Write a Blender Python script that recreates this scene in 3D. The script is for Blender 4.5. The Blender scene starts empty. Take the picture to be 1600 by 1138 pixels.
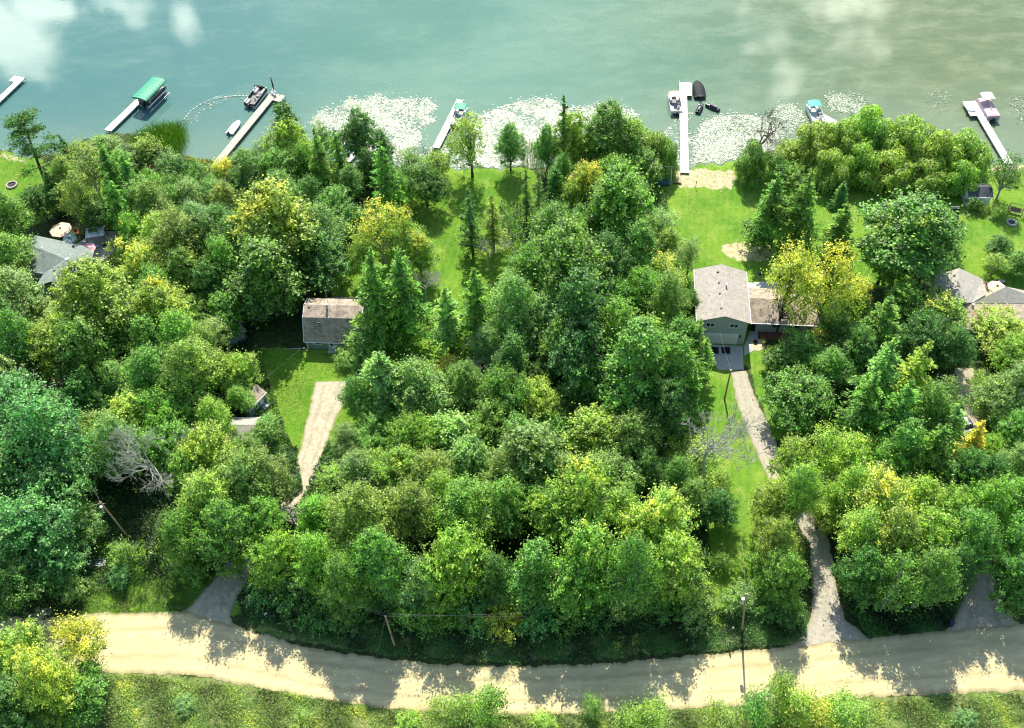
import bpy, math, random
import numpy as np
from mathutils import Vector, Matrix, Euler
R = math.radians
random.seed(7); rng = np.random.default_rng(7)
S = bpy.context.scene
COL = S.collection

# ------------------------------------------------------------------ camera
CH, CP, CF, CR = 127.0, R(50), 1646.0, R(1.5)
_f = np.array([0, math.cos(CP), -math.sin(CP)]); _r0 = np.array([1., 0, 0]); _d0 = np.array([0, -math.sin(CP), -math.cos(CP)])
_r = _r0*math.cos(CR) + _d0*math.sin(CR); _d = -_r0*math.sin(CR) + _d0*math.cos(CR)
cam = bpy.data.cameras.new('camera'); camo = bpy.data.objects.new('camera', cam); COL.objects.link(camo)
M3 = Matrix((( _r[0], -_d[0], -_f[0], 0), (_r[1], -_d[1], -_f[1], 0), (_r[2], -_d[2], -_f[2], CH), (0, 0, 0, 1)))
camo.matrix_world = M3
cam.sensor_fit = 'HORIZONTAL'; cam.sensor_width = 36.0; cam.lens = 36.0*CF/1600; cam.clip_end = 8000; cam.clip_start = 0.5
S.camera = camo
S.cycles.filter_width = 1.1

def un(px, py, z=0.0):
    """pixel of the photograph -> point of the world at height z"""
    v = _f*CF + _r*(px-800) + _d*(py-569); t = (z-CH)/v[2]
    return Vector((v[0]*t, v[1]*t, z))
def pxm(px, py, z=0.0):
    v = np.array(un(px, py, z)) - [0, 0, CH]
    return CF/float(v@_f)

# ------------------------------------------------------------------ light
SUN_EL = R(49)
sun = bpy.data.lights.new('sun', 'SUN'); sun.energy = 5.0; sun.angle = R(0.5); sun.color = (1.0, 0.93, 0.78)
suno = bpy.data.objects.new('sun', sun); COL.objects.link(suno)
suno.rotation_euler = Vector((0.0, -math.cos(SUN_EL), -math.sin(SUN_EL))).to_track_quat('-Z', 'Y').to_euler()
S.view_settings.view_transform = 'Standard'; S.view_settings.look = 'None'; S.view_settings.exposure = 0.84; S.view_settings.gamma = 1.0

def nd(nt, t, **kw):
    n = nt.nodes.new(t)
    for k, v in kw.items():
        if k == 'inp':
            for a, b in v.items(): n.inputs[a].default_value = b
        else: setattr(n, k, v)
    return n
def mth(nt, op, a, b=None, clamp=False, c=None):
    n = nt.nodes.new('ShaderNodeMath'); n.operation = op; n.use_clamp = clamp
    for i, v in enumerate((a, b, c)):
        if v is None: continue
        if isinstance(v, (int, float)): n.inputs[i].default_value = v
        else: nt.links.new(v, n.inputs[i])
    return n.outputs[0]
def mixc(nt, f, a, b, bt='MIX'):
    n = nt.nodes.new('ShaderNodeMix'); n.data_type = 'RGBA'; n.blend_type = bt
    for i, v in ((0, f), (6, a), (7, b)):
        if isinstance(v, (int, float)): n.inputs[i].default_value = v
        elif isinstance(v, tuple): n.inputs[i].default_value = (*v[:3], 1)
        else: nt.links.new(v, n.inputs[i])
    return n.outputs[2]
def ramp(nt, x, a, b):
    n = nt.nodes.new('ShaderNodeMapRange'); n.interpolation_type = 'SMOOTHSTEP'; nt.links.new(x, n.inputs[0])
    n.inputs[1].default_value = a; n.inputs[2].default_value = b
    return n.outputs[0]

w = bpy.data.worlds.new('World'); S.world = w; w.use_nodes = True
nt = w.node_tree; nt.nodes.clear()
sky = nd(nt, 'ShaderNodeTexSky', sky_type='NISHITA', sun_disc=False, sun_elevation=SUN_EL, sun_rotation=0.0, altitude=300)
sky.air_density = 1.2; sky.dust_density = 1.0; sky.ozone_density = 1.0
tc = nd(nt, 'ShaderNodeTexCoord'); sp = nd(nt, 'ShaderNodeSeparateXYZ'); nt.links.new(tc.outputs['Generated'], sp.inputs[0])
yy = mth(nt, 'MAXIMUM', sp.outputs[1], 0.02)
uu = mth(nt, 'DIVIDE', sp.outputs[0], yy); vv = mth(nt, 'DIVIDE', sp.outputs[2], yy)
cb = nd(nt, 'ShaderNodeCombineXYZ'); nt.links.new(uu, cb.inputs[0]); nt.links.new(vv, cb.inputs[1])
nz = nd(nt, 'ShaderNodeTexNoise', inp={'Scale': 13.0, 'Detail': 8.0, 'Roughness': 0.58, 'Distortion': 0.5}); nt.links.new(cb.outputs[0], nz.inputs['Vector'])
# clouds stand low over the far side of the lake: (photo pixel of their mirror image, half sizes in u and v, strength)
CL = [((15, 60), .042, .060, 1.15), ((60, 12), .05, .018, 1.05), ((180, 8), .055, .018, .85), ((290, 25), .022, .028, .72), ((200, 35), .03, .015, .55),
      ((1225, 50), .045, .035, .74), ((1320, 12), .085, .022, .86), ((1222, 120), .03, .045, .62), ((1335, 70), .055, .05, .60), ((1172, 74), .024, .010, .88)]
tot = None
for (cx, cy), su, sv, st in CL:
    p = un(cx, cy); u0, v0 = p.x/p.y, CH/p.y
    a = mth(nt, 'DIVIDE', mth(nt, 'SUBTRACT', uu, u0), su); b = mth(nt, 'DIVIDE', mth(nt, 'SUBTRACT', vv, v0), sv)
    d2 = mth(nt, 'ADD', mth(nt, 'MULTIPLY', a, a), mth(nt, 'MULTIPLY', b, b))
    g = mth(nt, 'MULTIPLY', mth(nt, 'EXPONENT', mth(nt, 'MULTIPLY', d2, -1.0)), st)
    tot = g if tot is None else mth(nt, 'MAXIMUM', tot, g)
# a few more ordinary clouds elsewhere so that the sky is not empty from another place
n2 = nd(nt, 'ShaderNodeTexNoise', inp={'Scale': 2.2, 'Detail': 6.0, 'Roughness': 0.55}); nt.links.new(tc.outputs['Generated'], n2.inputs['Vector'])
oth = mth(nt, 'MULTIPLY', ramp(nt, n2.outputs[0], .52, .68), ramp(nt, sp.outputs[2], .55, .8))
cm = ramp(nt, mth(nt, 'ADD', tot, mth(nt, 'MULTIPLY', mth(nt, 'SUBTRACT', nz.outputs[0], 0.5), 2.6)), .26, 1.0)
cm = mth(nt, 'MULTIPLY', cm, ramp(nt, tot, .03, .25))
cm = mth(nt, 'MAXIMUM', cm, mth(nt, 'MULTIPLY', oth, .15))
cm = mth(nt, 'MULTIPLY', cm, ramp(nt, sp.outputs[1], .02, .1))
colr = mixc(nt, cm, sky.outputs[0], (40, 39.5, 36))
bg = nd(nt, 'ShaderNodeBackground', inp={'Strength': 0.135}); nt.links.new(colr, bg.inputs[0])
wo = nd(nt, 'ShaderNodeOutputWorld'); nt.links.new(bg.outputs[0], wo.inputs[0])

# ------------------------------------------------------------------ materials
MATS = {}
def mat(name, col, rough=.7, var=.12, scale=3.0, metal=0.0, spec=.5, bump=0.0, stripes=None, shingle=False, coat=0.0, alpha=1.0):
    if name in MATS: return MATS[name]
    m = bpy.data.materials.new(name); m.use_nodes = True; nt = m.node_tree; b = nt.nodes['Principled BSDF']
    b.inputs['Roughness'].default_value = rough; b.inputs['Metallic'].default_value = metal; b.inputs['Specular IOR Level'].default_value = spec
    b.inputs['Coat Weight'].default_value = coat
    tc = nd(nt, 'ShaderNodeTexCoord'); n1 = nd(nt, 'ShaderNodeTexNoise', inp={'Scale': scale, 'Detail': 5.0, 'Roughness': .65}); nt.links.new(tc.outputs['Object'], n1.inputs['Vector'])
    n2 = nd(nt, 'ShaderNodeTexNoise', inp={'Scale': scale*7, 'Detail': 3.0}); nt.links.new(tc.outputs['Object'], n2.inputs['Vector'])
    v = mth(nt, 'ADD', mth(nt, 'MULTIPLY', n1.outputs[0], .65), mth(nt, 'MULTIPLY', n2.outputs[0], .35))
    v = ramp(nt, v, .3, .7)
    lo = tuple(c*(1-var*1.6) for c in col); hi = tuple(min(1, c*(1+var)) for c in col)
    c = mixc(nt, v, lo, hi)
    h = v
    if shingle:
        br = nd(nt, 'ShaderNodeTexBrick', inp={'Color1': (1, 1, 1, 1), 'Color2': (.72, .72, .74, 1), 'Mortar': (.45, .45, .45, 1), 'Scale': 1.0, 'Mortar Size': .012, 'Brick Width': .33, 'Row Height': .17})
        mp = nd(nt, 'ShaderNodeMapping'); nt.links.new(tc.outputs['Object'], mp.inputs[0]); nt.links.new(mp.outputs[0], br.inputs['Vector'])
        if shingle == 'v':
            sx = nd(nt, 'ShaderNodeSeparateXYZ'); nt.links.new(tc.outputs['Object'], sx.inputs[0]); cx = nd(nt, 'ShaderNodeCombineXYZ')
            nt.links.new(sx.outputs[1], cx.inputs[0]); nt.links.new(sx.outputs[0], cx.inputs[1]); nt.links.new(cx.outputs[0], mp.inputs[0])
        c = mixc(nt, .8, c, br.outputs[0], 'MULTIPLY')
    if stripes:
        ax, period, dark = stripes
        sx = nd(nt, 'ShaderNodeSeparateXYZ'); nt.links.new(tc.outputs['Object'], sx.inputs[0])
        fr = mth(nt, 'FRACT', mth(nt, 'DIVIDE', sx.outputs[ax], period))
        k = ramp(nt, fr, 0.0, 0.18)
        c = mixc(nt, k, tuple(x*dark for x in col), c)
        # each board its own tone
        fl = mth(nt, 'FLOOR', mth(nt, 'DIVIDE', sx.outputs[ax], period)); wn = nd(nt, 'ShaderNodeTexWhiteNoise', noise_dimensions='1D'); nt.links.new(fl, wn.inputs['W'])
        c = mixc(nt, mth(nt, 'MULTIPLY', wn.outputs[0], .25), c, tuple(x*.6 for x in col))
    nt.links.new(c, b.inputs['Base Color'])
    if bump:
        bp = nd(nt, 'ShaderNodeBump', inp={'Strength': bump, 'Distance': .03}); nt.links.new(h, bp.inputs['Height']); nt.links.new(bp.outputs[0], b.inputs['Normal'])
    MATS[name] = m; return m

def foliage_mat(name, transl=.42, gloss=.6, rough=.5, yellow=(.68, .58, .08)):
    m = bpy.data.materials.new(name); m.use_nodes = True; nt = m.node_tree; nt.nodes.clear()
    oi = nd(nt, 'ShaderNodeObjectInfo'); at = nd(nt, 'ShaderNodeAttribute', attribute_name='lv'); sp = nd(nt, 'ShaderNodeSeparateXYZ'); nt.links.new(at.outputs['Vector'], sp.inputs[0])
    au = nd(nt, 'ShaderNodeAttribute', attribute_type='OBJECT', attribute_name='autumn')
    tc = nd(nt, 'ShaderNodeTexCoord')
    off = nd(nt, 'ShaderNodeVectorMath', operation='ADD'); nt.links.new(tc.outputs['Object'], off.inputs[0])
    cr = nd(nt, 'ShaderNodeCombineXYZ'); nt.links.new(mth(nt, 'MULTIPLY', oi.outputs['Random'], 90.), cr.inputs[0]); nt.links.new(cr.outputs[0], off.inputs[1])
    nz = nd(nt, 'ShaderNodeTexNoise', inp={'Scale': .33, 'Detail': 3.0, 'Roughness': .6}); nt.links.new(off.outputs[0], nz.inputs['Vector'])
    # brightness: clump and leaf differences belong to the leaves themselves
    v = mth(nt, 'ADD', mth(nt, 'MULTIPLY', sp.outputs[0], 1.0), mth(nt, 'MULTIPLY', mth(nt, 'POWER', sp.outputs[1], 1.6), 1.25))
    v = mth(nt, 'ADD', v, .14)
    mc = nd(nt, 'ShaderNodeVectorMath', operation='SCALE'); nt.links.new(oi.outputs['Color'], mc.inputs[0]); nt.links.new(v, mc.inputs['Scale'])
    # some leaves warmer
    warm = mixc(nt, 1.0, mc.outputs[0], (1.28, 1.10, .60), 'MULTIPLY')
    c = mixc(nt, mth(nt, 'MULTIPLY', ramp(nt, mth(nt, 'ADD', mth(nt, 'MULTIPLY', nz.outputs[0], .8), mth(nt, 'MULTIPLY', sp.outputs[1], .25)), .42, .68), .75), mc.outputs[0], warm)
    # turning leaves
    s = mth(nt, 'ADD', mth(nt, 'MULTIPLY', sp.outputs[2], .30), mth(nt, 'ADD', mth(nt, 'MULTIPLY', nz.outputs[0], .9), mth(nt, 'MULTIPLY', sp.outputs[0], .28)))
    thr = mth(nt, 'SUBTRACT', 1.12, mth(nt, 'MULTIPLY', au.outputs['Fac'], .72))
    mk = ramp(nt, mth(nt, 'SUBTRACT', s, thr), -.05, 0.30)
    mk = mth(nt, 'MULTIPLY', mk, ramp(nt, au.outputs['Fac'], 0.0, .08))
    yc = nd(nt, 'ShaderNodeVectorMath', operation='SCALE'); yc.inputs[0].default_value = yellow; nt.links.new(v, yc.inputs['Scale'])
    c = mixc(nt, mth(nt, 'MULTIPLY', mk, .92), c, yc.outputs[0])
    df = nd(nt, 'ShaderNodeBsdfPrincipled', inp={'Roughness': rough, 'Specular IOR Level': gloss}); nt.links.new(c, df.inputs['Base Color'])
    tr = nd(nt, 'ShaderNodeBsdfTranslucent'); tcol = mixc(nt, 1.0, c, (1.15, 1.30, .50), 'MULTIPLY'); nt.links.new(tcol, tr.inputs['Color'])
    mx = nd(nt, 'ShaderNodeMixShader', inp={0: transl}); nt.links.new(df.outputs[0], mx.inputs[1]); nt.links.new(tr.outputs[0], mx.inputs[2])
    o = nd(nt, 'ShaderNodeOutputMaterial'); nt.links.new(mx.outputs[0], o.inputs[0])
    return m
FOL = foliage_mat('leaves'); NEED = foliage_mat('needles', .30, .25, .55)
GRASSM = foliage_mat('grass_blades', .35, .2, .6, (.45, .40, .10))
BARK = mat('bark', (.085, .065, .05), .9, .35, 2.0); PALEBARK = mat('pale_bark', (.36, .34, .30), .85, .25, 2.0); GREYBARK = mat('dead_wood', (.40, .41, .34), .9, .25, 2.0); DARKDEAD = mat('dark_dead_wood', (.12, .10, .08), .9, .2, 2.0)

# ------------------------------------------------------------------ object helpers
def tag(o, label=None, cat=None, group=None, kind=None):
    if label: o['label'] = label
    if cat: o['category'] = cat
    if group: o['group'] = group
    if kind: o['kind'] = kind
    return o
def empty(name, loc, rz=0.0, label=None, cat=None, group=None):
    o = bpy.data.objects.new(name, None); COL.objects.link(o); o.location = loc; o.rotation_euler = (0, 0, rz); o.empty_display_size = .3
    return tag(o, label, cat, group)
def copy_tree(o, parent=None):
    c = o.copy(); COL.objects.link(c); c.parent = parent
    for ch in list(o.children): copy_tree(ch, c)
    return c
class MB:
    def __init__(s): s.v = []; s.f = []; s.sm = []
    def add(s, vs, fs, smooth=False):
        k = len(s.v); s.v += [tuple(p) for p in vs]; s.f += [tuple(i+k for i in f) for f in fs]; s.sm += [smooth]*len(fs); return s
    def box(s, c, d, rz=0.0, tilt=0.0, taper=1.0):
        cx, cy, cz = c; hx, hy, hz = d[0]/2, d[1]/2, d[2]/2; m = Matrix.Rotation(rz, 3, 'Z') @ Matrix.Rotation(tilt, 3, 'X')
        vs = []
        for z, k in ((-hz, 1), (hz, taper)):
            for x, y in ((-hx, -hy), (hx, -hy), (hx, hy), (-hx, hy)): vs.append(Vector(c) + m @ Vector((x*k, y*k, z)))
        return s.add(vs, [(0, 3, 2, 1), (4, 5, 6, 7), (0, 1, 5, 4), (1, 2, 6, 5), (2, 3, 7, 6), (3, 0, 4, 7)])
    def tube(s, pts, rad, n=6, cap=True):
        pts = [Vector(p) for p in pts]; rad = [rad]*len(pts) if isinstance(rad, (int, float)) else rad
        vs = []; up = Vector((0, 0, 1))
        for i, p in enumerate(pts):
            t = (pts[min(i+1, len(pts)-1)] - pts[max(i-1, 0)]).normalized()
            a = t.cross(up) if abs(t.z) < .95 else t.cross(Vector((1, 0, 0))); a.normalize(); b = t.cross(a)
            for k in range(n): an = 2*math.pi*k/n; vs.append(p + (a*math.cos(an) + b*math.sin(an))*rad[i])
        fs = [(i*n+k, i*n+(k+1) % n, (i+1)*n+(k+1) % n, (i+1)*n+k) for i in range(len(pts)-1) for k in range(n)]
        s.add(vs, fs, True)
        if cap: s.add(vs[:n], [tuple(range(n))]); s.add(vs[-n:], [tuple(range(n-1, -1, -1))])
        return s
    def cyl(s, c, r, h, n=14, r2=None):
        r2 = r if r2 is None else r2; x, y, z = c
        return s.tube([(x, y, z), (x, y, z+h)], [r, r2], n)
    def prism(s, poly, z0, z1):
        n = len(poly); vs = [(p[0], p[1], z0) for p in poly] + [(p[0], p[1], z1) for p in poly]
        return s.add(vs, [tuple(range(n-1, -1, -1)), tuple(range(n, 2*n))] + [(i, (i+1) % n, n+(i+1) % n, n+i) for i in range(n)])
    def plate(s, pts, t):   # thick slanted polygon given by its top corners
        pts = [Vector(p) for p in pts]; n = len(pts); lo = [p - Vector((0, 0, t)) for p in pts]
        return s.add(pts + lo, [tuple(range(n)), tuple(range(2*n-1, n-1, -1))] + [(i, n+i, n+(i+1) % n, (i+1) % n) for i in range(n)])
    def dome(s, c, rx, ry, rz, n=12, m=5, lo=0.0):
        vs = []; fs = []
        for j in range(m+1):
            ph = lo + (math.pi/2-lo)*j/m
            for k in range(n):
                a = 2*math.pi*k/n; vs.append((c[0]+rx*math.cos(ph)*math.cos(a), c[1]+ry*math.cos(ph)*math.sin(a), c[2]+rz*math.sin(ph)))
        fs = [(j*n+k, j*n+(k+1) % n, (j+1)*n+(k+1) % n, (j+1)*n+k) for j in range(m) for k in range(n)]
        return s.add(vs, fs, True)
    def mesh(s, name, m):
        me = bpy.data.meshes.new(name); me.from_pydata(s.v, [], s.f); me.polygons.foreach_set('use_smooth', s.sm)
        if m: me.materials.append(m)
        me.update(); return me
    def build(s, name, m, parent=None, loc=(0, 0, 0), rz=0.0, bevel=0.0):
        me = s.mesh(name, m); o = bpy.data.objects.new(name, me); COL.objects.link(o); o.parent = parent; o.location = loc; o.rotation_euler = (0, 0, rz)
        if bevel:
            b = o.modifiers.new('bevel', 'BEVEL'); b.width = bevel; b.segments = 2; b.limit_method = 'ANGLE'
        return o

def npmesh(name, V, F4, m, lv=None, smooth=False):
    me = bpy.data.meshes.new(name); nv, nf = len(V), len(F4)
    me.vertices.add(nv); me.vertices.foreach_set('co', np.asarray(V, np.float32).ravel())
    me.loops.add(nf*4); me.loops.foreach_set('vertex_index', np.asarray(F4, np.int32).ravel())
    me.polygons.add(nf); me.polygons.foreach_set('loop_start', np.arange(0, nf*4, 4, dtype=np.int32))
    me.polygons.foreach_set('use_smooth', np.full(nf, smooth))
    me.materials.append(m)
    if lv is not None:
        a = me.attributes.new('lv', 'FLOAT_VECTOR', 'FACE'); a.data.foreach_set('vector', np.asarray(lv, np.float32).ravel())
    me.update(calc_edges=True); me.validate(); return me
def unit(a): return a/np.maximum(np.linalg.norm(a, axis=-1, keepdims=True), 1e-9)
def cards(C, N, size, aspect=.55, T=None, rg=rng):
    """diamond leaf cards; T = direction of the long axis"""
    N = unit(N)
    if T is None: T = rg.normal(size=C.shape)
    T = unit(T - N*np.sum(T*N, 1, keepdims=True)); B = np.cross(N, T); s = np.asarray(size).reshape(-1, 1)
    V = np.stack([C-T*s, C+B*s*aspect+T*s*.1, C+T*s, C-B*s*aspect+T*s*.1], 1).reshape(-1, 3)
    F = np.arange(len(C)*4).reshape(-1, 4); return V, F
def sph(n, rg): return unit(rg.normal(size=(n, 3)))

# ------------------------------------------------------------------ tree prototypes (crown mesh, trunk mesh, nominal diameter, nominal height, height of the crown's centre)
PROTO = {}
def limbs(mb, rg, ends, h0, trunk_top, r0, lean=0.0, sides=7):
    tx = [Vector((math.sin(t*3+lean)*.18*t, math.cos(t*2.3+lean)*.15*t, trunk_top*t)) for t in np.linspace(0, 1, 7)]
    mb.tube(tx, [r0*(1.25 if i == 0 else 1-.10*i) for i in range(7)], sides)
    for e in ends:
        e = Vector(e); t = min(1.0, max(h0, e.z*rg.uniform(.30, .6)/trunk_top)); i = t*6; a = tx[int(min(5, i))].lerp(tx[int(min(5, i))+1], min(1, i-int(min(5, i))))
        d = (e-a); m1 = a + d*.45 + Vector((rg.normal()*.2, rg.normal()*.2, -.05*d.length)); r = r0*.42*min(1, d.length/4+.3)
        mb.tube([a, m1, a+d*.8+Vector((rg.normal()*.15, rg.normal()*.15, 0)), e], [r, r*.65, r*.35, r*.1], 5, False)
def broad(key, seed, Rr=4.0, h=10.0, z0=2.0, nl=16, lobe=.40, per=46, lc=28, leaf=.15, cr=.38, shape=1.0, upb=.75, trunk=.24, flat=.8, gap=0.0, bark=None):
    rg = np.random.default_rng(seed); zc = (z0+h)/2; hz = (h-z0)/2
    L = []
    for i in range(nl):
        for _ in range(60):
            d = sph(1, rg)[0]; rr = rg.uniform(.32, .90)
            if d[2] < -.8: continue
            k = 1.0 - shape*.50*max(0, d[2])          # narrower toward the top
            p = np.array([d[0]*Rr*rr*k, d[1]*Rr*rr*k, zc + d[2]*hz*rr*1.05])
            rad = Rr*lobe*rg.uniform(.72, 1.15)
            if all(np.linalg.norm(p-q) > .62*(rad+r2)*.8 for q, r2 in L): break
        L.append((p, rad))
    L.append((np.array([rg.normal()*.3, rg.normal()*.3, h-Rr*lobe*.85]), Rr*lobe*.9)); 
    gap = gap + .16; Cs = []; Ns = []
    for (p, rad) in L:
        n = int(per*(rad/(Rr*lobe))**2)
        d = sph(n*2, rg); d = d[d[:, 2] > -.45][:n]; d[:, 2] = d[:, 2]
        c = p + d*rad*np.array([1, 1, flat])*rg.uniform(.80, 1.08, (len(d), 1))
        keep = np.ones(len(c), bool)
        for (q, r2) in L:
            if q is p: continue
            keep &= np.linalg.norm((c-q)/[1, 1, flat], axis=1) > r2*.70
        keep &= rg.random(len(c)) > gap
        c = c[keep]; d = d[keep]; Cs.append(c); Ns.append(d)
    Cc = np.concatenate(Cs); Nc = np.concatenate(Ns); m = len(Cc)
    q = sph(m*lc, rg)*np.cbrt(rg.random((m*lc, 1)))*[1, 1, .7]
    crd = rg.uniform(.7, 1.25, (m, 1)).repeat(lc, 0)*cr
    C = Cc.repeat(lc, 0) + q*crd + Nc.repeat(lc, 0)*rg.exponential(.22, (m*lc, 1))*(1+.5*Rr/4) + np.array([0, 0, 1])*rg.exponential(.10, (m*lc, 1))
    N = Nc.repeat(lc, 0)*.40 + np.array([0, 0, upb]) + rg.normal(size=C.shape)*.42
    V, F = cards(C, N, rg.uniform(.65, 1.3, len(C))*leaf, .6, rg=rg)
    # a leafy inner fill so that the crown is not hollow
    lv = np.stack([rg.random(m).repeat(lc), rg.random(len(C)), np.clip((C[:, 2]-z0)/(h-z0), 0, 1)], 1)
    me = npmesh('crown_'+key, V, F, FOL, lv)
    tb = MB(); limbs(tb, rg, [p for p, r in L], .22, (h-z0)*.72+z0, trunk); tm = tb.mesh('trunk_'+key, bark or BARK)
    PROTO[key] = (me, tm, 2*Rr*1.12, h*1.02, zc)
    return L
broad('maple_a', 1, 4.0, 10, 1.0, 22, .35); broad('maple_b', 2, 4.2, 11, 1.2, 26, .32, 44, 25); broad('maple_c', 3, 4.6, 9, 1, 26, .32, 44, 25, flat=.7)
broad('tall_a', 4, 3.4, 13, 1.5, 28, .34, 42, 25, shape=.6); broad('tall_b', 5, 3.0, 12, 1.2, 24, .36, 42, 25, shape=1.3)
broad('airy_a', 6, 3.8, 11, 1.8, 26, .27, 36, 17, .14, .55, gap=.35); broad('airy_b', 7, 3.4, 10.5, 1.8, 24, .27, 34, 16, .14, .55, gap=.42, bark=PALEBARK)
broad('fine_a', 8, 4.0, 11, 1.0, 34, .26, 46, 24, .125, .40, gap=.12); broad('fine_b', 9, 3.5, 11.5, 1.0, 32, .27, 46, 24, .125, .40, gap=.16, bark=PALEBARK)
broad('star_a', 10, 4.0, 9.5, 1.2, 28, .28, 34, 24, .175, .48, upb=.9, gap=.0)
broad('shrub_a', 11, 1.6, 2.4, .1, 9, .42, 34, 20, .095, .24, trunk=.05); broad('shrub_b', 12, 1.4, 3.0, .1, 8, .45, 34, 20, .09, .24, trunk=.05); broad('shrub_c', 13, 1.9, 1.9, .05, 11, .38, 34, 20, .095, .24, trunk=.05)
broad('sapling_a', 14, 1.2, 4.2, .3, 18, .26, 22, 18, .065, .26, trunk=.05, gap=.25)

def conifer(key, seed, Rr, h, z0, dens=1.0, droop=.25, leaf=.17, per=3, step=.34, fill=.9, m=None, bark=None, trunk=.17, wav=.35, power=.85, up=.25):
    rg = np.random.default_rng(seed); tb = MB(); pts = [Vector((math.sin(t*4+seed)*.12, math.cos(t*3)*.1, h*t)) for t in np.linspace(0, 1, 9)]
    tb.tube(pts, [trunk*(1-.93*t) for t in np.linspace(0, 1, 9)], 6)
    C = []; N = []; T = []; X = []; z = z0; hh = h-z0
    while z < h-.15:
        t = (z-z0)/hh; Lm = (Rr*(1-t)**power+.12)*(1 if t > .12 else .6+3.3*t)
        for k in range(per if t < .85 else 2):
            a = rg.uniform(0, 2*math.pi); L = Lm*rg.uniform(1-wav*1.4, 1.12); dr = droop*rg.uniform(.6, 1.4)
            n = max(3, int(L/.20*dens)); s = np.linspace(.12, 1, n)
            cx = np.cos(a)*L*s; cy = np.sin(a)*L*s; cz = z + L*(up*s - dr*s*s*1.6)
            if L > .8: tb.tube([(pts[0].x, pts[0].y, z), (cx[n//2], cy[n//2], cz[n//2]), (cx[-1]*.9, cy[-1]*.9, cz[-1])], [.035, .02, .008], 3, False)
            r = rg.random()
            for j in range(n):
                wd = .10+.34*L/Rr*(1-abs(s[j]-.55)*1.1)*1.0
                nn = 5
                off = rg.normal(size=(nn, 3))*[1, 1, .35]*max(.1, wd)*.62
                side = np.array([-math.sin(a), math.cos(a), 0])
                C.append(np.array([cx[j], cy[j], cz[j]])+off); N.append(np.array([0, 0, 1])*.9+rg.normal(size=(nn, 3))*.5); 
                T.append(np.array([math.cos(a), math.sin(a), -.35])*.8+rg.normal(size=(nn, 3))*.5+side*rg.choice([-1, 1])*.4); X += [r]*nn
        z += step*rg.uniform(.7, 1.3)
    C = np.concatenate(C); N = np.concatenate(N); T = np.concatenate(T)
    k = rg.random(len(C)) < fill; C, N, T, X = C[k], N[k], T[k], np.array(X)[k]
    V, F = cards(C, N, rg.uniform(.7, 1.3, len(C))*leaf, .38, T, rg)
    me = npmesh('crown_'+key, V, F, m or NEED, np.stack([X, rg.random(len(C)), np.clip((C[:, 2]-z0)/hh, 0, 1)], 1))
    PROTO[key] = (me, tb.mesh('trunk_'+key, bark or BARK), 2*Rr*1.05, h, z0+hh*.45)
conifer('larch_a', 21, 2.9, 13.5, 1.0, 1.3, .22, .18, 5, .30, .95); conifer('larch_b', 22, 2.5, 13, 1.0, 1.3, .20, .18, 5, .30, .95); conifer('larch_thin', 23, 1.5, 11, 1.5, 1.3, .2, .16, 4, .34, .95, trunk=.11)
conifer('spruce_a', 24, 2.0, 9, .4, 1.3, .35, .17, 6, .26, 1.0, wav=.15); conifer('cedar_a', 25, 1.3, 7.5, .2, 1.6, .1, .16, 7, .24, 1.0, wav=.15, power=.6, up=.7)
conifer('sparse_a', 26, 2.3, 12, 1.2, 1.2, .3, .16, 4, .34, .9)

def pine(key, seed, Rr=3.6, h=13, z0=3.0):
    rg = np.random.default_rng(seed); tb = MB(); pts = [Vector((math.sin(t*3)*.35, math.cos(t*2.5)*.3, h*t)) for t in np.linspace(0, 1, 8)]
    tb.tube(pts, [.24*(1-.85*t) for t in np.linspace(0, 1, 8)], 7); Cc = []; X = []
    for i in range(34):
        t = rg.random()**.8; z = z0+(h-z0)*t; a = rg.uniform(0, 6.283); L = Rr*(1-.72*t)*rg.uniform(.55, 1.1)+.3
        e = np.array([math.cos(a)*L, math.sin(a)*L, z+.25*L]); tb.tube([(0, 0, z-.2), tuple(e*[.6, .6, 1]-[0, 0, .3]), tuple(e)], [.07, .045, .015], 4, False)
        for j in range(5):
            s = rg.uniform(.5, 1.05); Cc.append(np.array([e[0]*s, e[1]*s, e[2]-(1-s)*.2])+rg.normal(size=3)*[.35, .35, .12]); X.append(rg.random())
    Cc = np.array(Cc); lc = 34; q = sph(len(Cc)*lc, rg)*np.cbrt(rg.random((len(Cc)*lc, 1)))*[.75, .75, .3]
    C = Cc.repeat(lc, 0)+q; N = np.array([0, 0, .8])+rg.normal(size=C.shape)*.6
    V, F = cards(C, N, rg.uniform(.7, 1.3, len(C))*.17, .35, rg=rg)
    me = npmesh('crown_'+key, V, F, NEED, np.stack([np.array(X).repeat(lc), rg.random(len(C)), np.clip((C[:, 2]-z0)/(h-z0), 0, 1)], 1))
    PROTO[key] = (me, tb.mesh('trunk_'+key, BARK), 2*Rr, h, (z0+h)/2)
pine('pine_a', 31); 

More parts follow.
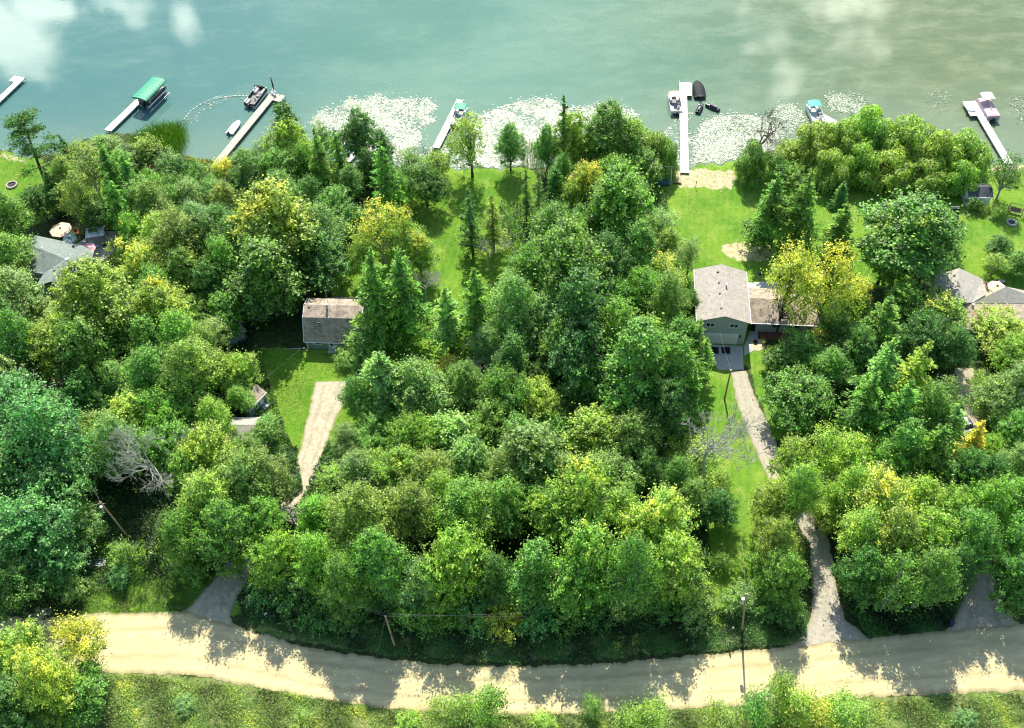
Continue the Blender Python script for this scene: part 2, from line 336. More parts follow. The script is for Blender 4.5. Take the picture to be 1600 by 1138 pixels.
def willow(key, seed, Rr=4.6, h=8.5, z0=1.2, nl=20):
    rg = np.random.default_rng(seed); L = []
    for i in range(nl):
        for _ in range(40):
            d = sph(1, rg)[0]; d[2] = abs(d[2]); rr = rg.uniform(.3, 1.0); p = np.array([d[0]*Rr*rr, d[1]*Rr*rr, z0+1.3+d[2]*(h-z0-2.6)*rr*1.1]); rad = Rr*rg.uniform(.13, .30)
            if all(np.linalg.norm(p-q) > .7*(rad+r2)*.75 for q, r2 in L): break
        L.append((p, rad))
    L.append((np.array([0, 0, h-Rr*.35]), Rr*.33))
    C = []; N = []; T = []; X = []
    for p, rad in L:
        for s in range(int(95*(rad/(Rr*.3))**2)+12):
            d = sph(1, rg)[0]; d[2] = abs(d[2])*1.1-.15; d /= np.linalg.norm(d); st = p+d*rad*[1, 1, .75]*rg.uniform(.85, 1.05)
            n = rg.integers(4, 9); out = np.array([d[0], d[1], 0])*.09; r = rg.random()
            for j in range(n):
                pos = st + out*j*(1-.06*j) - np.array([0, 0, .13*j+.016*j*j])+rg.normal(size=3)*.10
                C.append(pos); T.append(out*2.5+np.array([0, 0, -.25-.09*j])); N.append(d+np.array([0, 0, .45])+rg.normal(size=3)*.45); X.append(r)
    C, N, T, X = map(np.array, (C, N, T, X))
    V, F = cards(C, N, rg.uniform(.7, 1.3, len(C))*.19, .42, T, rg)
    me = npmesh('crown_'+key, V, F, FOL, np.stack([X, rg.random(len(C)), np.clip((C[:, 2]-z0)/(h-z0), 0, 1)], 1))
    tb = MB(); limbs(tb, rg, [p for p, r in L], .12, h*.55, .35); PROTO[key] = (me, tb.mesh('trunk_'+key, BARK), 2*Rr*1.1, h, (h+z0)/2)
willow('willow_a', 41, 4.4, 9.5, .8, 44); willow('willow_b', 42, 3.8, 9.5, .8, 38)

def bare(key, seed, h=11, spread=.55, depth=5, r0=.17, m=None, split=3, fork=.30, straight=.75):
    rg = np.random.default_rng(seed); mb = MB(); mb2 = MB()
    def grow(p, d, L, r, k):
        pts = [p]; q = p
        for i in range(3):
            d = (d+Vector(rg.normal(size=3)*.16)+Vector((0, 0, .05))).normalized(); q = q+d*L/3; pts.append(q)
        (mb if k == depth else mb2).tube(pts, [r, r*.85, r*.72, r*.58], 6 if k > 2 else 3, False)
        if k == 0: return
        n = split if k > 1 else split+1
        for i in range(n):
            nd_ = (d*straight+Vector(rg.normal(size=3))*spread).normalized(); nd_.z = nd_.z*.8+.12
            s = pts[rg.integers(2, 4)] if k < depth else pts[3]
            grow(s, nd_.normalized(), L*rg.uniform(.58, .82), max(.020, r*.60), k-1)
    grow(Vector((0, 0, 0)), Vector((.05, 0, 1)), h*fork, r0, depth)
    zs = [v[2] for v in mb2.v]; xs = [abs(v[0]) for v in mb2.v]; zm = max(zs)
    PROTO[key] = (mb2.mesh('branches_'+key, m or GREYBARK), mb.mesh('trunk_'+key, m or GREYBARK), 2*float(np.percentile(xs, 97)), zm, zm*.62)
bare('dead_a', 51, 12, .42, 6, .19, None, 3, .34, .85); bare('dead_b', 52, 10, .36, 5, .15, None, 3, .36, .9); bare('dead_dark', 53, 10, .6, 5, .2, DARKDEAD); bare('twiggy', 54, 3.5, .6, 5, .06, None, 3, .18)

# ------------------------------------------------------------------ ground, lake and roads
SHORE = [un(*p) for p in ((-260, 232), (-100, 236), (0, 239), (35, 250), (75, 246), (115, 228), (165, 214), (205, 214), (245, 240), (290, 249), (335, 262), (400, 262), (470, 262), (540, 262), (620, 266), (700, 268), (790, 266), (860, 264), (950, 262), (1030, 262), (1066, 268), (1105, 262), (1150, 256), (1230, 236), (1320, 236), (1420, 250), (1500, 262), (1570, 262), (1640, 256), (1800, 250))]
SX = np.array([p.x for p in SHORE]); SY = np.array([p.y for p in SHORE])
def shore(x): return np.interp(x, SX, SY) + .5*np.sin(x*.9)+.35*np.sin(x*2.3+1)
def axis(lo, hi, st, far):
    a = list(np.arange(lo, hi+st, st)); s = st; v = lo
    L = []
    while v > -far: s *= 1.5; v -= s; L.append(v)
    s = st; v = a[-1]; U = []
    while v < far: s *= 1.5; v += s; U.append(v)
    return np.array(L[::-1]+a+U)
def inside(X, Y, poly):
    P = [un(*p) for p in poly]; r = np.zeros(X.shape, bool); n = len(P)
    for i in range(n):
        a, b = P[i], P[(i+1) % n]
        c = ((a.y > Y) != (b.y > Y)) & (X < (b.x-a.x)*(Y-a.y)/((b.y-a.y) if b.y != a.y else 1e-9)+a.x); r ^= c
    return r
LAWNS = [[(-120, 225), (0, 235), (60, 245), (112, 300), (60, 350), (0, 372), (-150, 380)], [(120, 300), (190, 250), (330, 262), (340, 300), (300, 360), (210, 370), (120, 345)], [(560, 262), (600, 300), (640, 262), (830, 262), (850, 300), (840, 400), (815, 470), (750, 560), (650, 590), (520, 560), (520, 440), (560, 360)],
         [(380, 545), (560, 545), (575, 700), (470, 800), (420, 700), (395, 620)], [(990, 262), (1150, 250), (1600, 250), (1750, 300), (1700, 520), (1480, 410), (1380, 450), (1200, 430), (1165, 545), (1265, 535), (1270, 690), (1210, 690), (1165, 560), (1152, 580), (1196, 705), (1240, 800), (1215, 870), (1200, 960), (1130, 1010), (1100, 1000), (1110, 850), (1095, 700), (1080, 600), (1050, 560), (1040, 470), (1000, 380)],
         [(120, 830), (190, 840), (330, 860), (380, 960), (280, 965), (130, 960)], [(1480, 600), (1530, 600), (1530, 700), (1480, 700)]]
SANDS = [[(1050, 266), (1150, 264), (1146, 296), (1062, 294)], [(1120, 388), (1150, 376), (1205, 384), (1212, 400), (1180, 410), (1150, 408)], [(0, 236), (45, 252), (35, 256), (0, 246)], [(1530, 255), (1600, 252), (1600, 268), (1545, 268)], [(45, 590), (98, 590), (100, 640), (60, 640)]]
VERGE = [[(-200, 1040), (180, 1046), (400, 1068), (612, 1104), (800, 1113), (1100, 1101), (1600, 1076), (1900, 1060), (1900, 1300), (-200, 1300)], [(370, 985), (600, 1022), (800, 1036), (1080, 1018), (1260, 1004), (1220, 960), (1100, 985), (800, 1000), (500, 960)]]
gx = axis(-125, 125, .6, 3500); gy = axis(24, 172, .6, 3500)
GX, GY = np.meshgrid(gx, gy); s = shore(GX)-GY
GZ = np.where(s > 0, 0.0, np.maximum(-3.5, s*.30)); GZ = GZ 
att = np.zeros((GX.size, 4), np.float32)
near = (np.abs(GX) < 140) & (GY < 185)
def blur(m, n=1):
    m = m.astype(np.float32)
    for _ in range(n): m = (m+np.roll(m, 1, 0)+np.roll(m, -1, 0)+np.roll(m, 1, 1)+np.roll(m, -1, 1))/5
    return m
for ch, polys in ((0, LAWNS), (1, SANDS), (2, VERGE)):
    m = np.zeros(GX.shape, bool)
    for p in polys: m |= inside(GX, GY, p)
    att[:, ch] = blur(m & near, 2).ravel()
nx, ny = len(gx), len(gy); ii = (np.arange(ny-1)[:, None]*nx+np.arange(nx-1)[None]).ravel(); F = np.stack([ii, ii+1, ii+nx+1, ii+nx], 1)
gm = bpy.data.materials.new('ground'); gm.use_nodes = True; nt = gm.node_tree; b = nt.nodes['Principled BSDF']; b.inputs['Roughness'].default_value = .95; b.inputs['Specular IOR Level'].default_value = .15
tc = nd(nt, 'ShaderNodeTexCoord'); at = nd(nt, 'ShaderNodeAttribute', attribute_name='soil'); sp = nd(nt, 'ShaderNodeSeparateColor'); nt.links.new(at.outputs['Color'], sp.inputs[0])
def noise(nt, tc, sc, det=5, rough=.6, dist=0.0, key='Object', stretch=None):
    n = nd(nt, 'ShaderNodeTexNoise', inp={'Scale': sc, 'Detail': float(det), 'Roughness': rough, 'Distortion': dist})
    if stretch:
        mp = nd(nt, 'ShaderNodeMapping'); mp.inputs['Scale'].default_value = stretch; nt.links.new(tc.outputs[key], mp.inputs[0]); nt.links.new(mp.outputs[0], n.inputs['Vector'])
    else: nt.links.new(tc.outputs[key], n.inputs['Vector'])
    return n.outputs[0]
nA = noise(nt, tc, .12, 4); nB = noise(nt, tc, 1.3, 6, .7); nC = noise(nt, tc, 7.0, 4, .7); nD = noise(nt, tc, .5, 5, .65, 1.0, stretch=(3.0, .6, 1))
nE = noise(nt, tc, .35, 6, .7)
lawn = mixc(nt, ramp(nt, nA, .35, .65), (.085, .235, .018), (.20, .33, .035)); lawn = mixc(nt, mth(nt, 'MULTIPLY', ramp(nt, nE, .46, .70), .8), lawn, (.34, .40, .09))
lawn = mixc(nt, mth(nt, 'MULTIPLY', ramp(nt, nD, .5, .7), .35), lawn, (.08, .22, .02)); spx = nd(nt, 'ShaderNodeSeparateXYZ'); nt.links.new(tc.outputs['Object'], spx.inputs[0]); mow = mth(nt, 'SINE', mth(nt, 'ADD', mth(nt, 'MULTIPLY', spx.outputs[0], 5.2), mth(nt, 'ADD', mth(nt, 'MULTIPLY', spx.outputs[1], -1.1), mth(nt, 'MULTIPLY', nA, 9.))))
lawn = mixc(nt, mth(nt, 'MULTIPLY', ramp(nt, mow, -.4, .8), .22), lawn, (.26, .38, .06)); lawn = mixc(nt, ramp(nt, nC, .25, .8), mixc(nt, .5, lawn, (.05, .13, .015)), lawn)
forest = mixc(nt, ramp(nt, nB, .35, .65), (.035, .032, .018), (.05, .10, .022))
verge = mixc(nt, ramp(nt, nB, .3, .7), (.06, .13, .03), (.20, .24, .07)); verge = mixc(nt, mth(nt, 'MULTIPLY', ramp(nt, nE, .5, .7), .6), verge, (.34, .30, .16))
sand = mixc(nt, ramp(nt, nB, .3, .7), (.36, .32, .19), (.60, .50, .33))
edge = mth(nt, 'MULTIPLY', mth(nt, 'SUBTRACT', nB, .5), .9)
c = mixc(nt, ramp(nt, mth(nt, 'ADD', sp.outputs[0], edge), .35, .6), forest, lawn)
c = mixc(nt, ramp(nt, mth(nt, 'ADD', sp.outputs[2], edge), .35, .6), c, verge)
c = mixc(nt, ramp(nt, mth(nt, 'ADD', sp.outputs[1], mth(nt, 'MULTIPLY', mth(nt, 'SUBTRACT', noise(nt, tc, .9, 5), .5), 2.2)), .40, .8), c, sand)
nt.links.new(c, b.inputs['Base Color'])
bp = nd(nt, 'ShaderNodeBump', inp={'Strength': .6, 'Distance': .12}); nt.links.new(mth(nt, 'ADD', nC, nB), bp.inputs['Height']); nt.links.new(bp.outputs[0], b.inputs['Normal'])
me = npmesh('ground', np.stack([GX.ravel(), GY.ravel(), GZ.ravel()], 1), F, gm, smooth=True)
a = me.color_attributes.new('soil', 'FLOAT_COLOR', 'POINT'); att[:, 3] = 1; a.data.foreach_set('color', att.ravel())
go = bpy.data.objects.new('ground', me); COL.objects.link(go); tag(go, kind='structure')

# lake
WZ = -.35
wm = bpy.data.materials.new('water'); wm.use_nodes = True; nt = wm.node_tree; b = nt.nodes['Principled BSDF']; b.inputs['Roughness'].default_value = .015; b.inputs['IOR'].default_value = 1.33
tc = nd(nt, 'ShaderNodeTexCoord'); sp = nd(nt, 'ShaderNodeSeparateXYZ'); nt.links.new(tc.outputs['Object'], sp.inputs[0])
n1 = noise(nt, tc, .018, 6, .6, .5, stretch=(1, 2.2, 1)); n2 = noise(nt, tc, .10, 7, .7, .3, stretch=(1, 2.0, 1)); n3 = noise(nt, tc, 1.6, 4, .7)
# deep blue-green water to the west, weedy olive shallows to the east
gxp = ramp(nt, mth(nt, 'ADD', sp.outputs[0], mth(nt, 'MULTIPLY', mth(nt, 'SUBTRACT', n1, .5), 50.)), -5., 90.)
deep = mixc(nt, ramp(nt, n1, .3, .7), (.065, .165, .125), (.110, .215, .165))
west = mixc(nt, ramp(nt, mth(nt, 'SUBTRACT', sp.outputs[0], 0), -70., -15.), (.058, .150, .140), deep)
shal = mixc(nt, ramp(nt, n2, .35, .68), (.095, .135, .060), (.155, .190, .095))
c = mixc(nt, gxp, west, shal)
silt = ramp(nt, mth(nt, 'ADD', n2, mth(nt, 'MULTIPLY', n1, .5)), .66, 1.0); c = mixc(nt, mth(nt, 'MULTIPLY', silt, .28), c, (.18, .27, .21))
# pale silty water near the shore
nearS = ramp(nt, mth(nt, 'ADD', sp.outputs[1], mth(nt, 'MULTIPLY', n2, 26.)), 196., 164.)
c = mixc(nt, mth(nt, 'MULTIPLY', nearS, .55), c, (.19, .25, .18))
c = mixc(nt, mth(nt, 'MULTIPLY', ramp(nt, n3, .4, .75), .22), c, (.035, .09, .08))
nt.links.new(c, b.inputs['Base Color'])
w1 = noise(nt, tc, 1.1, 4, .6, 0, stretch=(1, 1.6, 1)); w2 = noise(nt, tc, .25, 3, .5)
bp = nd(nt, 'ShaderNodeBump', inp={'Strength': .035, 'Distance': .05}); nt.links.new(mth(nt, 'ADD', w1, w2), bp.inputs['Height']); nt.links.new(bp.outputs[0], b.inputs['Normal'])
MB().add([(-3400, 118, 0), (3400, 118, 0), (3400, 3400, 0), (-3400, 3400, 0)], [(0, 1, 2, 3)]).build('lake_water', wm, None, (0, 0, WZ))
tag(bpy.data.objects['lake_water'], kind='structure')

def sheet(name, top, bot, m, z=.012, jag=.22, seed=1, step=.3, label=None):
    """strip between two pixel polylines, its edges a little ragged"""
    rg = random.Random(seed)
    def res(pl):
        P = [un(*p) for p in pl]; return P
    A = res(top); B = res(bot); L = max(sum((A[i+1]-A[i]).length for i in range(len(A)-1)), 1); n = int(L/step)+2
    def samp(P, t):
        d = [0]
        for i in range(len(P)-1): d.append(d[-1]+(P[i+1]-P[i]).length)
        x = t*d[-1]
        for i in range(len(P)-1):
            if x <= d[i+1] or i == len(P)-2: return P[i].lerp(P[i+1], (x-d[i])/max(1e-6, d[i+1]-d[i]))
    V = []; fs = []; K = 12
    for i in range(n+1):
        t = i/n; a = samp(A, t); bb = samp(B, t); dv = (bb-a).normalized()
        ja = (math.sin(i*.31+seed)+math.sin(i*.83))*.35*jag+rg.uniform(-jag, jag)*.6; jb = (math.sin(i*.37+seed*2)+math.sin(i*.71))*.35*jag+rg.uniform(-jag, jag)*.6
        a = a-dv*ja; bb = bb+dv*jb
        for k in range(K+1): p = a.lerp(bb, k/K); V.append((p.x, p.y, z))
    for i in range(n):
        for k in range(K): q = i*(K+1)+k; fs.append((q, q+1, q+K+2, q+K+1))
    o = MB().add(V, fs).build(name, m)
    ta = o.data.attributes.new('across', 'FLOAT', 'POINT'); ta.data.foreach_set('value', [(i % (K+1))/K for i in range(len(V))])
    if o.data.polygons[0].normal.z < 0: o.data.flip_normals()
    return tag(o, label=label, kind='structure')
def soilmat(name, lo, hi, stain, sc=1.0, stretch=(.25, 1.2, 1), rough=.9, rutpos=.22, rutamt=.35, rutlight=False, edgec=(.22, .20, .10)):
    m = bpy.data.materials.new(name); m.use_nodes = True; nt = m.node_tree; b = nt.nodes['Principled BSDF']; b.inputs['Roughness'].default_value = rough; b.inputs['Specular IOR Level'].default_value = .2
    tc = nd(nt, 'ShaderNodeTexCoord'); a = noise(nt, tc, .9*sc, 6, .65, .6, stretch=stretch); f = noise(nt, tc, 9*sc, 5, .75); l = noise(nt, tc, .22*sc, 5, .6, .5)
    c = mixc(nt, ramp(nt, a, .35, .68), lo, hi); c = mixc(nt, mth(nt, 'MULTIPLY', ramp(nt, l, .50, .72), .6), c, stain); c = mixc(nt, mth(nt, 'MULTIPLY', ramp(nt, f, .55, .8), .45), c, tuple(x*.55 for x in lo))
    ac = nd(nt, 'ShaderNodeAttribute', attribute_name='across'); wv = mth(nt, 'ABSOLUTE', mth(nt, 'SUBTRACT', ac.outputs['Fac'], .5))
    rut = mth(nt, 'MULTIPLY', ramp(nt, mth(nt, 'ABSOLUTE', mth(nt, 'SUBTRACT', mth(nt, 'ADD', wv, mth(nt, 'MULTIPLY', mth(nt, 'SUBTRACT', l, .5), .12)), rutpos)), .085, .0), rutamt)
    c = mixc(nt, rut, c, hi if rutlight else tuple(x*.62 for x in lo)); c = mixc(nt, mth(nt, 'MULTIPLY', ramp(nt, mth(nt, 'ADD', wv, mth(nt, 'MULTIPLY', mth(nt, 'SUBTRACT', a, .5), .2)), .40, .5), .75), c, edgec)
    nt.links.new(c, b.inputs['Base Color']); bp = nd(nt, 'ShaderNodeBump', inp={'Strength': .5, 'Distance': .05}); nt.links.new(mth(nt, 'ADD', a, f), bp.inputs['Height']); nt.links.new(bp.outputs[0], b.inputs['Normal']); return m
DIRT = soilmat('packed_dirt', (.47, .40, .22), (.59, .52, .29), (.42, .33, .18), rutamt=.4); GRAV = soilmat('gravel', (.31, .285, .23), (.41, .38, .305), (.28, .26, .21), 2.0, (1, 1, 1), rutamt=.6, rutlight=True); TAN = soilmat('tan_gravel', (.36, .32, .235), (.50, .45, .33), (.27, .24, .18), 1.6, (1, 1, 1), rutamt=.3)
sheet('dirt_road', [(-330, 935), (-150, 950), (60, 968), (150, 958), (290, 956), (380, 982), (480, 1012), (600, 1030), (700, 1039), (800, 1042), (950, 1037), (1080, 1025), (1200, 1014), (1350, 998), (1480, 984), (1600, 975), (1900, 955)],
      [(-330, 1040), (-150, 1045), (40, 1056), (150, 1052), (300, 1055), (400, 1074), (500, 1093), (612, 1108), (700, 1114), (800, 1117), (950, 1115), (1080, 1107), (1200, 1099), (1350, 1090), (1480, 1084), (1600, 1080), (1900, 1068)], DIRT, .03)
sheet('gravel_driveway', [(272, 962), (300, 945), (322, 918), (345, 888), (365, 866), (392, 836), (420, 800)], [(366, 984), (360, 960), (372, 930), (390, 902), (402, 880), (420, 845), (440, 805)], TAN, .026, .2, 3)
sheet('gravel_parking_strip', [(493, 597), (483, 640), (476, 672), (466, 712), (460, 738), (450, 770), (424, 815)], [(546, 596), (541, 625), (522, 660), (508, 700), (502, 716), (490, 757), (462, 820)], TAN, .022, .22, 5)
sheet('gravel_driveway', [(1142, 580), (1148, 620), (1162, 660), (1185, 715), (1205, 760), (1240, 810), (1266, 850), (1265, 890), (1269, 930), (1268, 965), (1240, 1010)], [(1166, 580), (1180, 620), (1200, 662), (1216, 700), (1228, 730), (1262, 790), (1296, 845), (1303, 890), (1309, 930), (1322, 970), (1362, 1000)], GRAV, .024, .15, 7)
sheet('gravel_driveway', [(1492, 575), (1488, 610), (1495, 650), (1500, 720), (1500, 800), (1508, 880), (1505, 940), (1480, 985)], [(1520, 575), (1528, 610), (1530, 650), (1540, 720), (1545, 800), (1552, 880), (1568, 940), (1600, 985)], TAN, .02, .3, 9)

# ------------------------------------------------------------------ buildings
ROOF = mat('grey_shingles', (.40, .365, .32), .9, .14, 1.2, shingle='v', bump=.2); ROOFX = mat('brown_shingles', (.42, .34, .265), .9, .34, 1.1, shingle=True, bump=.2); ROOFG = mat('grey_green_shingles', (.22, .27, .25), .9, .12, 1.2, shingle=True)
ROOFL = mat('light_shingles', (.42, .395, .34), .9, .10, 1.5, shingle=True); ROOFD = mat('dark_shingles', (.06, .075, .085), .85, .2, 1.5, shingle=True)
SID = mat('sage_siding', (.36, .40, .38), .7, .06, 1.0, stripes=(2, .2, .75)); SIDG = mat('green_siding', (.22, .30, .27), .7, .06, 1.0, stripes=(2, .18, .7)); SIDW = mat('white_siding', (.80, .82, .82), .7, .05, 1.0, stripes=(2, .18, .8)); SIDB = mat('blue_grey_siding', (.32, .40, .44), .7, .06, 1.0, stripes=(2, .2, .8))
WHITE = mat('white_paint', (.78, .78, .76), .5, .05, 2.0); CREAM = mat('cream_paint', (.70, .72, .62), .6, .05, 1.0, stripes=(2, .42, .8)); GLASS = mat('window_glass', (.03, .045, .05), .06, .2, 1.0, spec=.8); DARK = mat('dark_metal', (.025, .027, .03), .5, .2, 3.0); BLK = mat('black_vinyl', (.018, .02, .024), .7, .2, 3.0, spec=.2)
CONC = mat('concrete', (.40, .41, .40), .9, .12, .7, bump=.1); BRICK = mat('red_brick_paving', (.22, .075, .06), .9, .2, 3.0, shingle=True); TANP = mat('tan_paving', (.50, .40, .28), .9, .12, 2.0); DECK = mat('grey_deck_boards', (.38, .35, .31), .85, .15, 2.0, stripes=(0, .15, .6)); WOOD = mat('weathered_wood', (.25, .19, .13), .85, .2, 2.0)
ALU = mat('aluminium', (.62, .64, .65), .35, .08, 3.0, metal=.6); RED = mat('red_cushion', (.45, .08, .06), .8, .15, 4.0); GALV = mat('galvanised', (.42, .45, .48), .45, .1, 4.0, metal=.5)

def window(p, x, y, z, w, h, name='window', dark=False, face='y', frame=WHITE, bars=1):
    """window in a wall; face 'y' = wall looks to -y, 'x' = wall looks to +x"""
    def P(a, b, c): return (x+a, y+b, z+c) if face == 'y' else (x-b, y+a, z+c)
    def D(a, b, c): return (a, b, c) if face == 'y' else (b, a, c)
    m = MB(); t = .09
    m.box(P(0, -.03, h/2+t/2), D(w+2*t, .08, t)); m.box(P(0, -.03, -h/2-t/2), D(w+2*t, .08, t))
    for s in (-1, 1): m.box(P(s*(w/2+t/2), -.03, 0), D(t, .08, h))
    for i in range(bars): m.box(P(w*((i+1)/(bars+1)-.5), -.025, 0), D(.06, .06, h-.01))
    o = m.build(name, frame, p); g = MB(); g.box(P(0, -.012, 0), D(w-.01, .03, h-.01)); g.build('pane', GLASS, o); return o
def gable(p, x0, x1, y0, y1, ze, zr, wall, roof, axis='y', over=.4, th=.14, name='roof'):
    """walls + gable roof; axis = direction of the ridge"""
    m = MB(); z0 = 0.0
    if axis == 'y':
        xm = (x0+x1)/2; k = (zr-ze)/(xm-x0)
        vs = [(x0, y0, z0), (x1, y0, z0), (x1, y1, z0), (x0, y1, z0), (x0, y0, ze), (x1, y0, ze), (x1, y1, ze), (x0, y1, ze), (xm, y0, zr), (xm, y1, zr)]
        m.add(vs, [(0, 1, 5, 8, 4), (2, 3, 7, 9, 6), (1, 2, 6, 5), (3, 0, 4, 7)]); m.build('wall', wall, p)
        r = MB(); t = Vector((0, 0, th)); zl = ze-over*k
        r.plate([(x0-over, y0-over, zl+th), (xm, y0-over, zr+th), (xm, y1+over, zr+th), (x0-over, y1+over, zl+th)], th-.01); r.plate([(xm, y0-over, zr+th), (x1+over, y0-over, zl+th), (x1+over, y1+over, zl+th), (xm, y1+over, zr+th)], th-.01)
        o = r.build(name, roof, p)
        for s, xa in ((-1, x0-over), (1, x1+over)): MB().box((xa+s*.03, (y0+y1)/2, zl+.07), (.06, y1-y0+2*over, .12)).build('gutter', WHITE, o)
    else:
        ym = (y0+y1)/2; k = (zr-ze)/(ym-y0)
        vs = [(x0, y0, z0), (x1, y0, z0), (x1, y1, z0), (x0, y1, z0), (x0, y0, ze), (x1, y0, ze), (x1, y1, ze), (x0, y1, ze), (x0, ym, zr), (x1, ym, zr)]
        m.add(vs, [(0, 1, 5, 4), (2, 3, 7, 6), (1, 2, 6, 9, 5), (3, 0, 4, 8, 7)]); m.build('wall', wall, p)
        r = MB(); zl = ze-over*k
        r.plate([(x0-over, y0-over, zl+th), (x1+over, y0-over, zl+th), (x1+over, ym, zr+th), (x0-over, ym, zr+th)], th-.01); r.plate([(x0-over, ym, zr+th), (x1+over, ym, zr+th), (x1+over, y1+over, zl+th), (x0-over, y1+over, zl+th)], th-.01)
        o = r.build(name, roof, p)
        for s, ya in ((-1, y0-over), (1, y1+over)): MB().box(((x0+x1)/2, ya+s*.05, zl+.06), (x1-x0+2*over, .06, .12)).build('gutter', WHITE, o)
    return o

# --- main house
hp = Vector((33.05, 109.7, 0)); hr = R(-5.5)
h = empty('house', hp, hr, 'two-storey sage house with a garage door and low gable roof above the gravel driveway', 'house')
rf = gable(h, -3.8, 3.8, 0, 10.6, 5.4, 6.7, SID, ROOF)
for y, x in ((1.4, -.45), (4.6, -.5), (7.0, -.55), (9.4, -.6)): MB().box((x, y, 6.74), (.34, .28, .16)).build('roof_vent', DARK, rf)
MB().tube([(.55, 6.2, 6.4), (.55, 6.2, 7.2)], .11, 10).cyl((.55, 6.2, 7.18), .17, .12).build('vent_pipe', GALV, rf)
MB().tube([(-2.2, 4.7, 5.9), (-2.2, 4.7, 6.5)], .05, 8).build('vent_pipe', GALV, rf)
m = MB()
g = MB(); g.box((.15, -.04, 1.15), (4.8, .10, 2.2)); gd = g.build('garage_door', CREAM, h)
m = MB(); m.box((.15, -.06, 2.33), (5.1, .16, .16)); m.box((-2.33, -.06, 1.12), (.14, .13, 2.24)); m.box((2.63, -.06, 1.12), (.14, .13, 2.24)); m.build('door_frame', WHITE, gd)
window(h, -1.9, 0, 4.35, 1.25, .8, frame=WHITE, bars=1); window(h, 1.75, 0, 4.35, 1.25, .8, frame=WHITE, bars=1)
for x in (-3.05, 3.05): MB().box((x, -.12, 1.95), (.18, .2, .38), taper=.7).box((x, -.03, 1.95), (.24, .04, .5)).build('wall_lantern', DARK, h)
MB().box((-3.74, -.05, 2.6), (.09, .09, 5.1)).build('downspout', WHITE, h)
# wing
m = MB(); wing = (4.05, 16.0, 2.9, 9.8, 2.6, 4.0); x0, x1, y0, y1, ze, zr = wing; ym = (y0+y1)/2
m.add([(x0+1.8, y0, 0), (x1, y0, 0), (x1, y1, 0), (x0, y1, 0), (x0+1.8, y0, ze), (x1, y0, ze), (x1, y1, ze), (x0, y1, ze), (x1, ym, zr), (x0, ym, zr), (x0+1.8, y0+1.6, 0), (x0, y0+1.6, 0), (x0+1.8, y0+1.6, ze), (x0, y0+1.6, ze)],
      [(0, 1, 5, 4), (2, 3, 7, 6), (1, 2, 6, 8, 5), (10, 0, 4, 12), (11, 10, 12, 13)]); m.build('wing_wall', SID, h)
r = MB(); k = (zr-ze)/(ym-y0); zl = ze-.45*k
r.plate([(x0-.2, y0-.45, zl+.14), (x1+.4, y0-.45, zl+.14), (x1+.4, ym, zr+.14), (x0-.2, ym, zr+.14)], .13); r.plate([(x0-.2, ym, zr+.14), (x1+.4, ym, zr+.14), (x1+.4, y1+.45, zl+.14), (x0-.2, y1+.45, zl+.14)], .13); wr = r.build('wing_roof', ROOFX, h)
MB().box(((x0+x1)/2, y0-.52, zl+.06), (x1-x0+.6, .12, .12)).build('gutter', WHITE, wr)
window(h, 9.0, y0, 1.75, 1.1, .7, frame=DARK); window(h, 12.0, y0, 1.75, 1.0, .6, frame=DARK)
MB().box((4.9, y0+1.57, 1.05), (.95, .07, 2.05)).build('door', DARK, h)
def local(o, p): return o.matrix_basis @ Vector(p) if False else (Matrix.Translation(o.location) @ o.rotation_euler.to_matrix().to_4x4()) @ Vector(p)
def patch(name, pts, m, z0, z1, label=None, kind='structure', cat=None):
    P = [un(*p) for p in pts]; c = sum(P, Vector())/len(P); mb = MB(); mb.prism([(p.x-c.x, p.y-c.y) for p in P], z0, z1)
    o = mb.build(name, m, None, (c.x, c.y, 0)); o.data.update()
    if sum((P[i].x*P[(i+1) % len(P)].y-P[(i+1) % len(P)].x*P[i].y) for i in range(len(P))) < 0: o.data.flip_normals()
    return tag(o, label, cat, kind=kind)
patch('concrete_apron', [(1088, 538), (1160, 541), (1162, 578), (1122, 578), (1112, 560), (1094, 548)], CONC, -.1, .05)
patch('concrete_walk', [(1163, 541), (1172, 518), (1184, 518), (1184, 532), (1178, 548), (1163, 556)], CONC, -.1, .045)
patch('tan_patio', [(1178, 548), (1172, 531), (1196, 530), (1196, 543), (1186, 549)], TANP, -.1, .07)
patch('brick_terrace', [(1184, 514), (1290, 512), (1290, 540), (1262, 542), (1258, 532), (1186, 530)], BRICK, -.1, .06)
patch('concrete_patio', [(1166, 456), (1166, 442), (1212, 440), (1240, 446), (1240, 458)], CONC, -.1, .06)
for i, (x, y) in enumerate(((1116, 548), (1134, 548))):
    p = un(x, y); o = MB().box((0, 0, .03), (1.35, 1.35, .05)).build('rubber_mat', BLK, None, (p.x, p.y, .056), hr, .01)
    tag(o, ('left' if i == 0 else 'right')+' of two square black mats lying on the concrete apron before the garage', 'mat', 'black mats on the garage apron')
def kettle(loc, label, cat='grill', s=1.0):
    g = empty('barbecue_grill', loc, 0, label, cat)
    MB().dome((0, 0, .85*s), .34*s, .34*s, .26*s).dome((0, 0, .85*s), .34*s, .34*s, -.24*s).build('kettle', BLK, g)
    for a in (0, 2.1, 4.2): MB().tube([(math.cos(a)*.2*s, math.sin(a)*.2*s, .68*s), (math.cos(a)*.38*s, math.sin(a)*.38*s, 0)], .022, 6).build('leg', ALU, g)
    return g
kettle(un(1186, 434), 'black round kettle grill with a white lid rim on the patio behind the sage house')
kettle(un(1103, 552), 'small black grill in the shade at the left edge of the garage apron', s=.9)
fp = empty('fire_bowl', un(1180, 536), 0, 'small black fire bowl on the curved tan patio beside the garage', 'fire bowl'); MB().dome((0, 0, .35), .36, .36, -.25).build('bowl', BLK, fp); MB().cyl((0, 0, .08), .2, .12).build('base', BLK, fp)
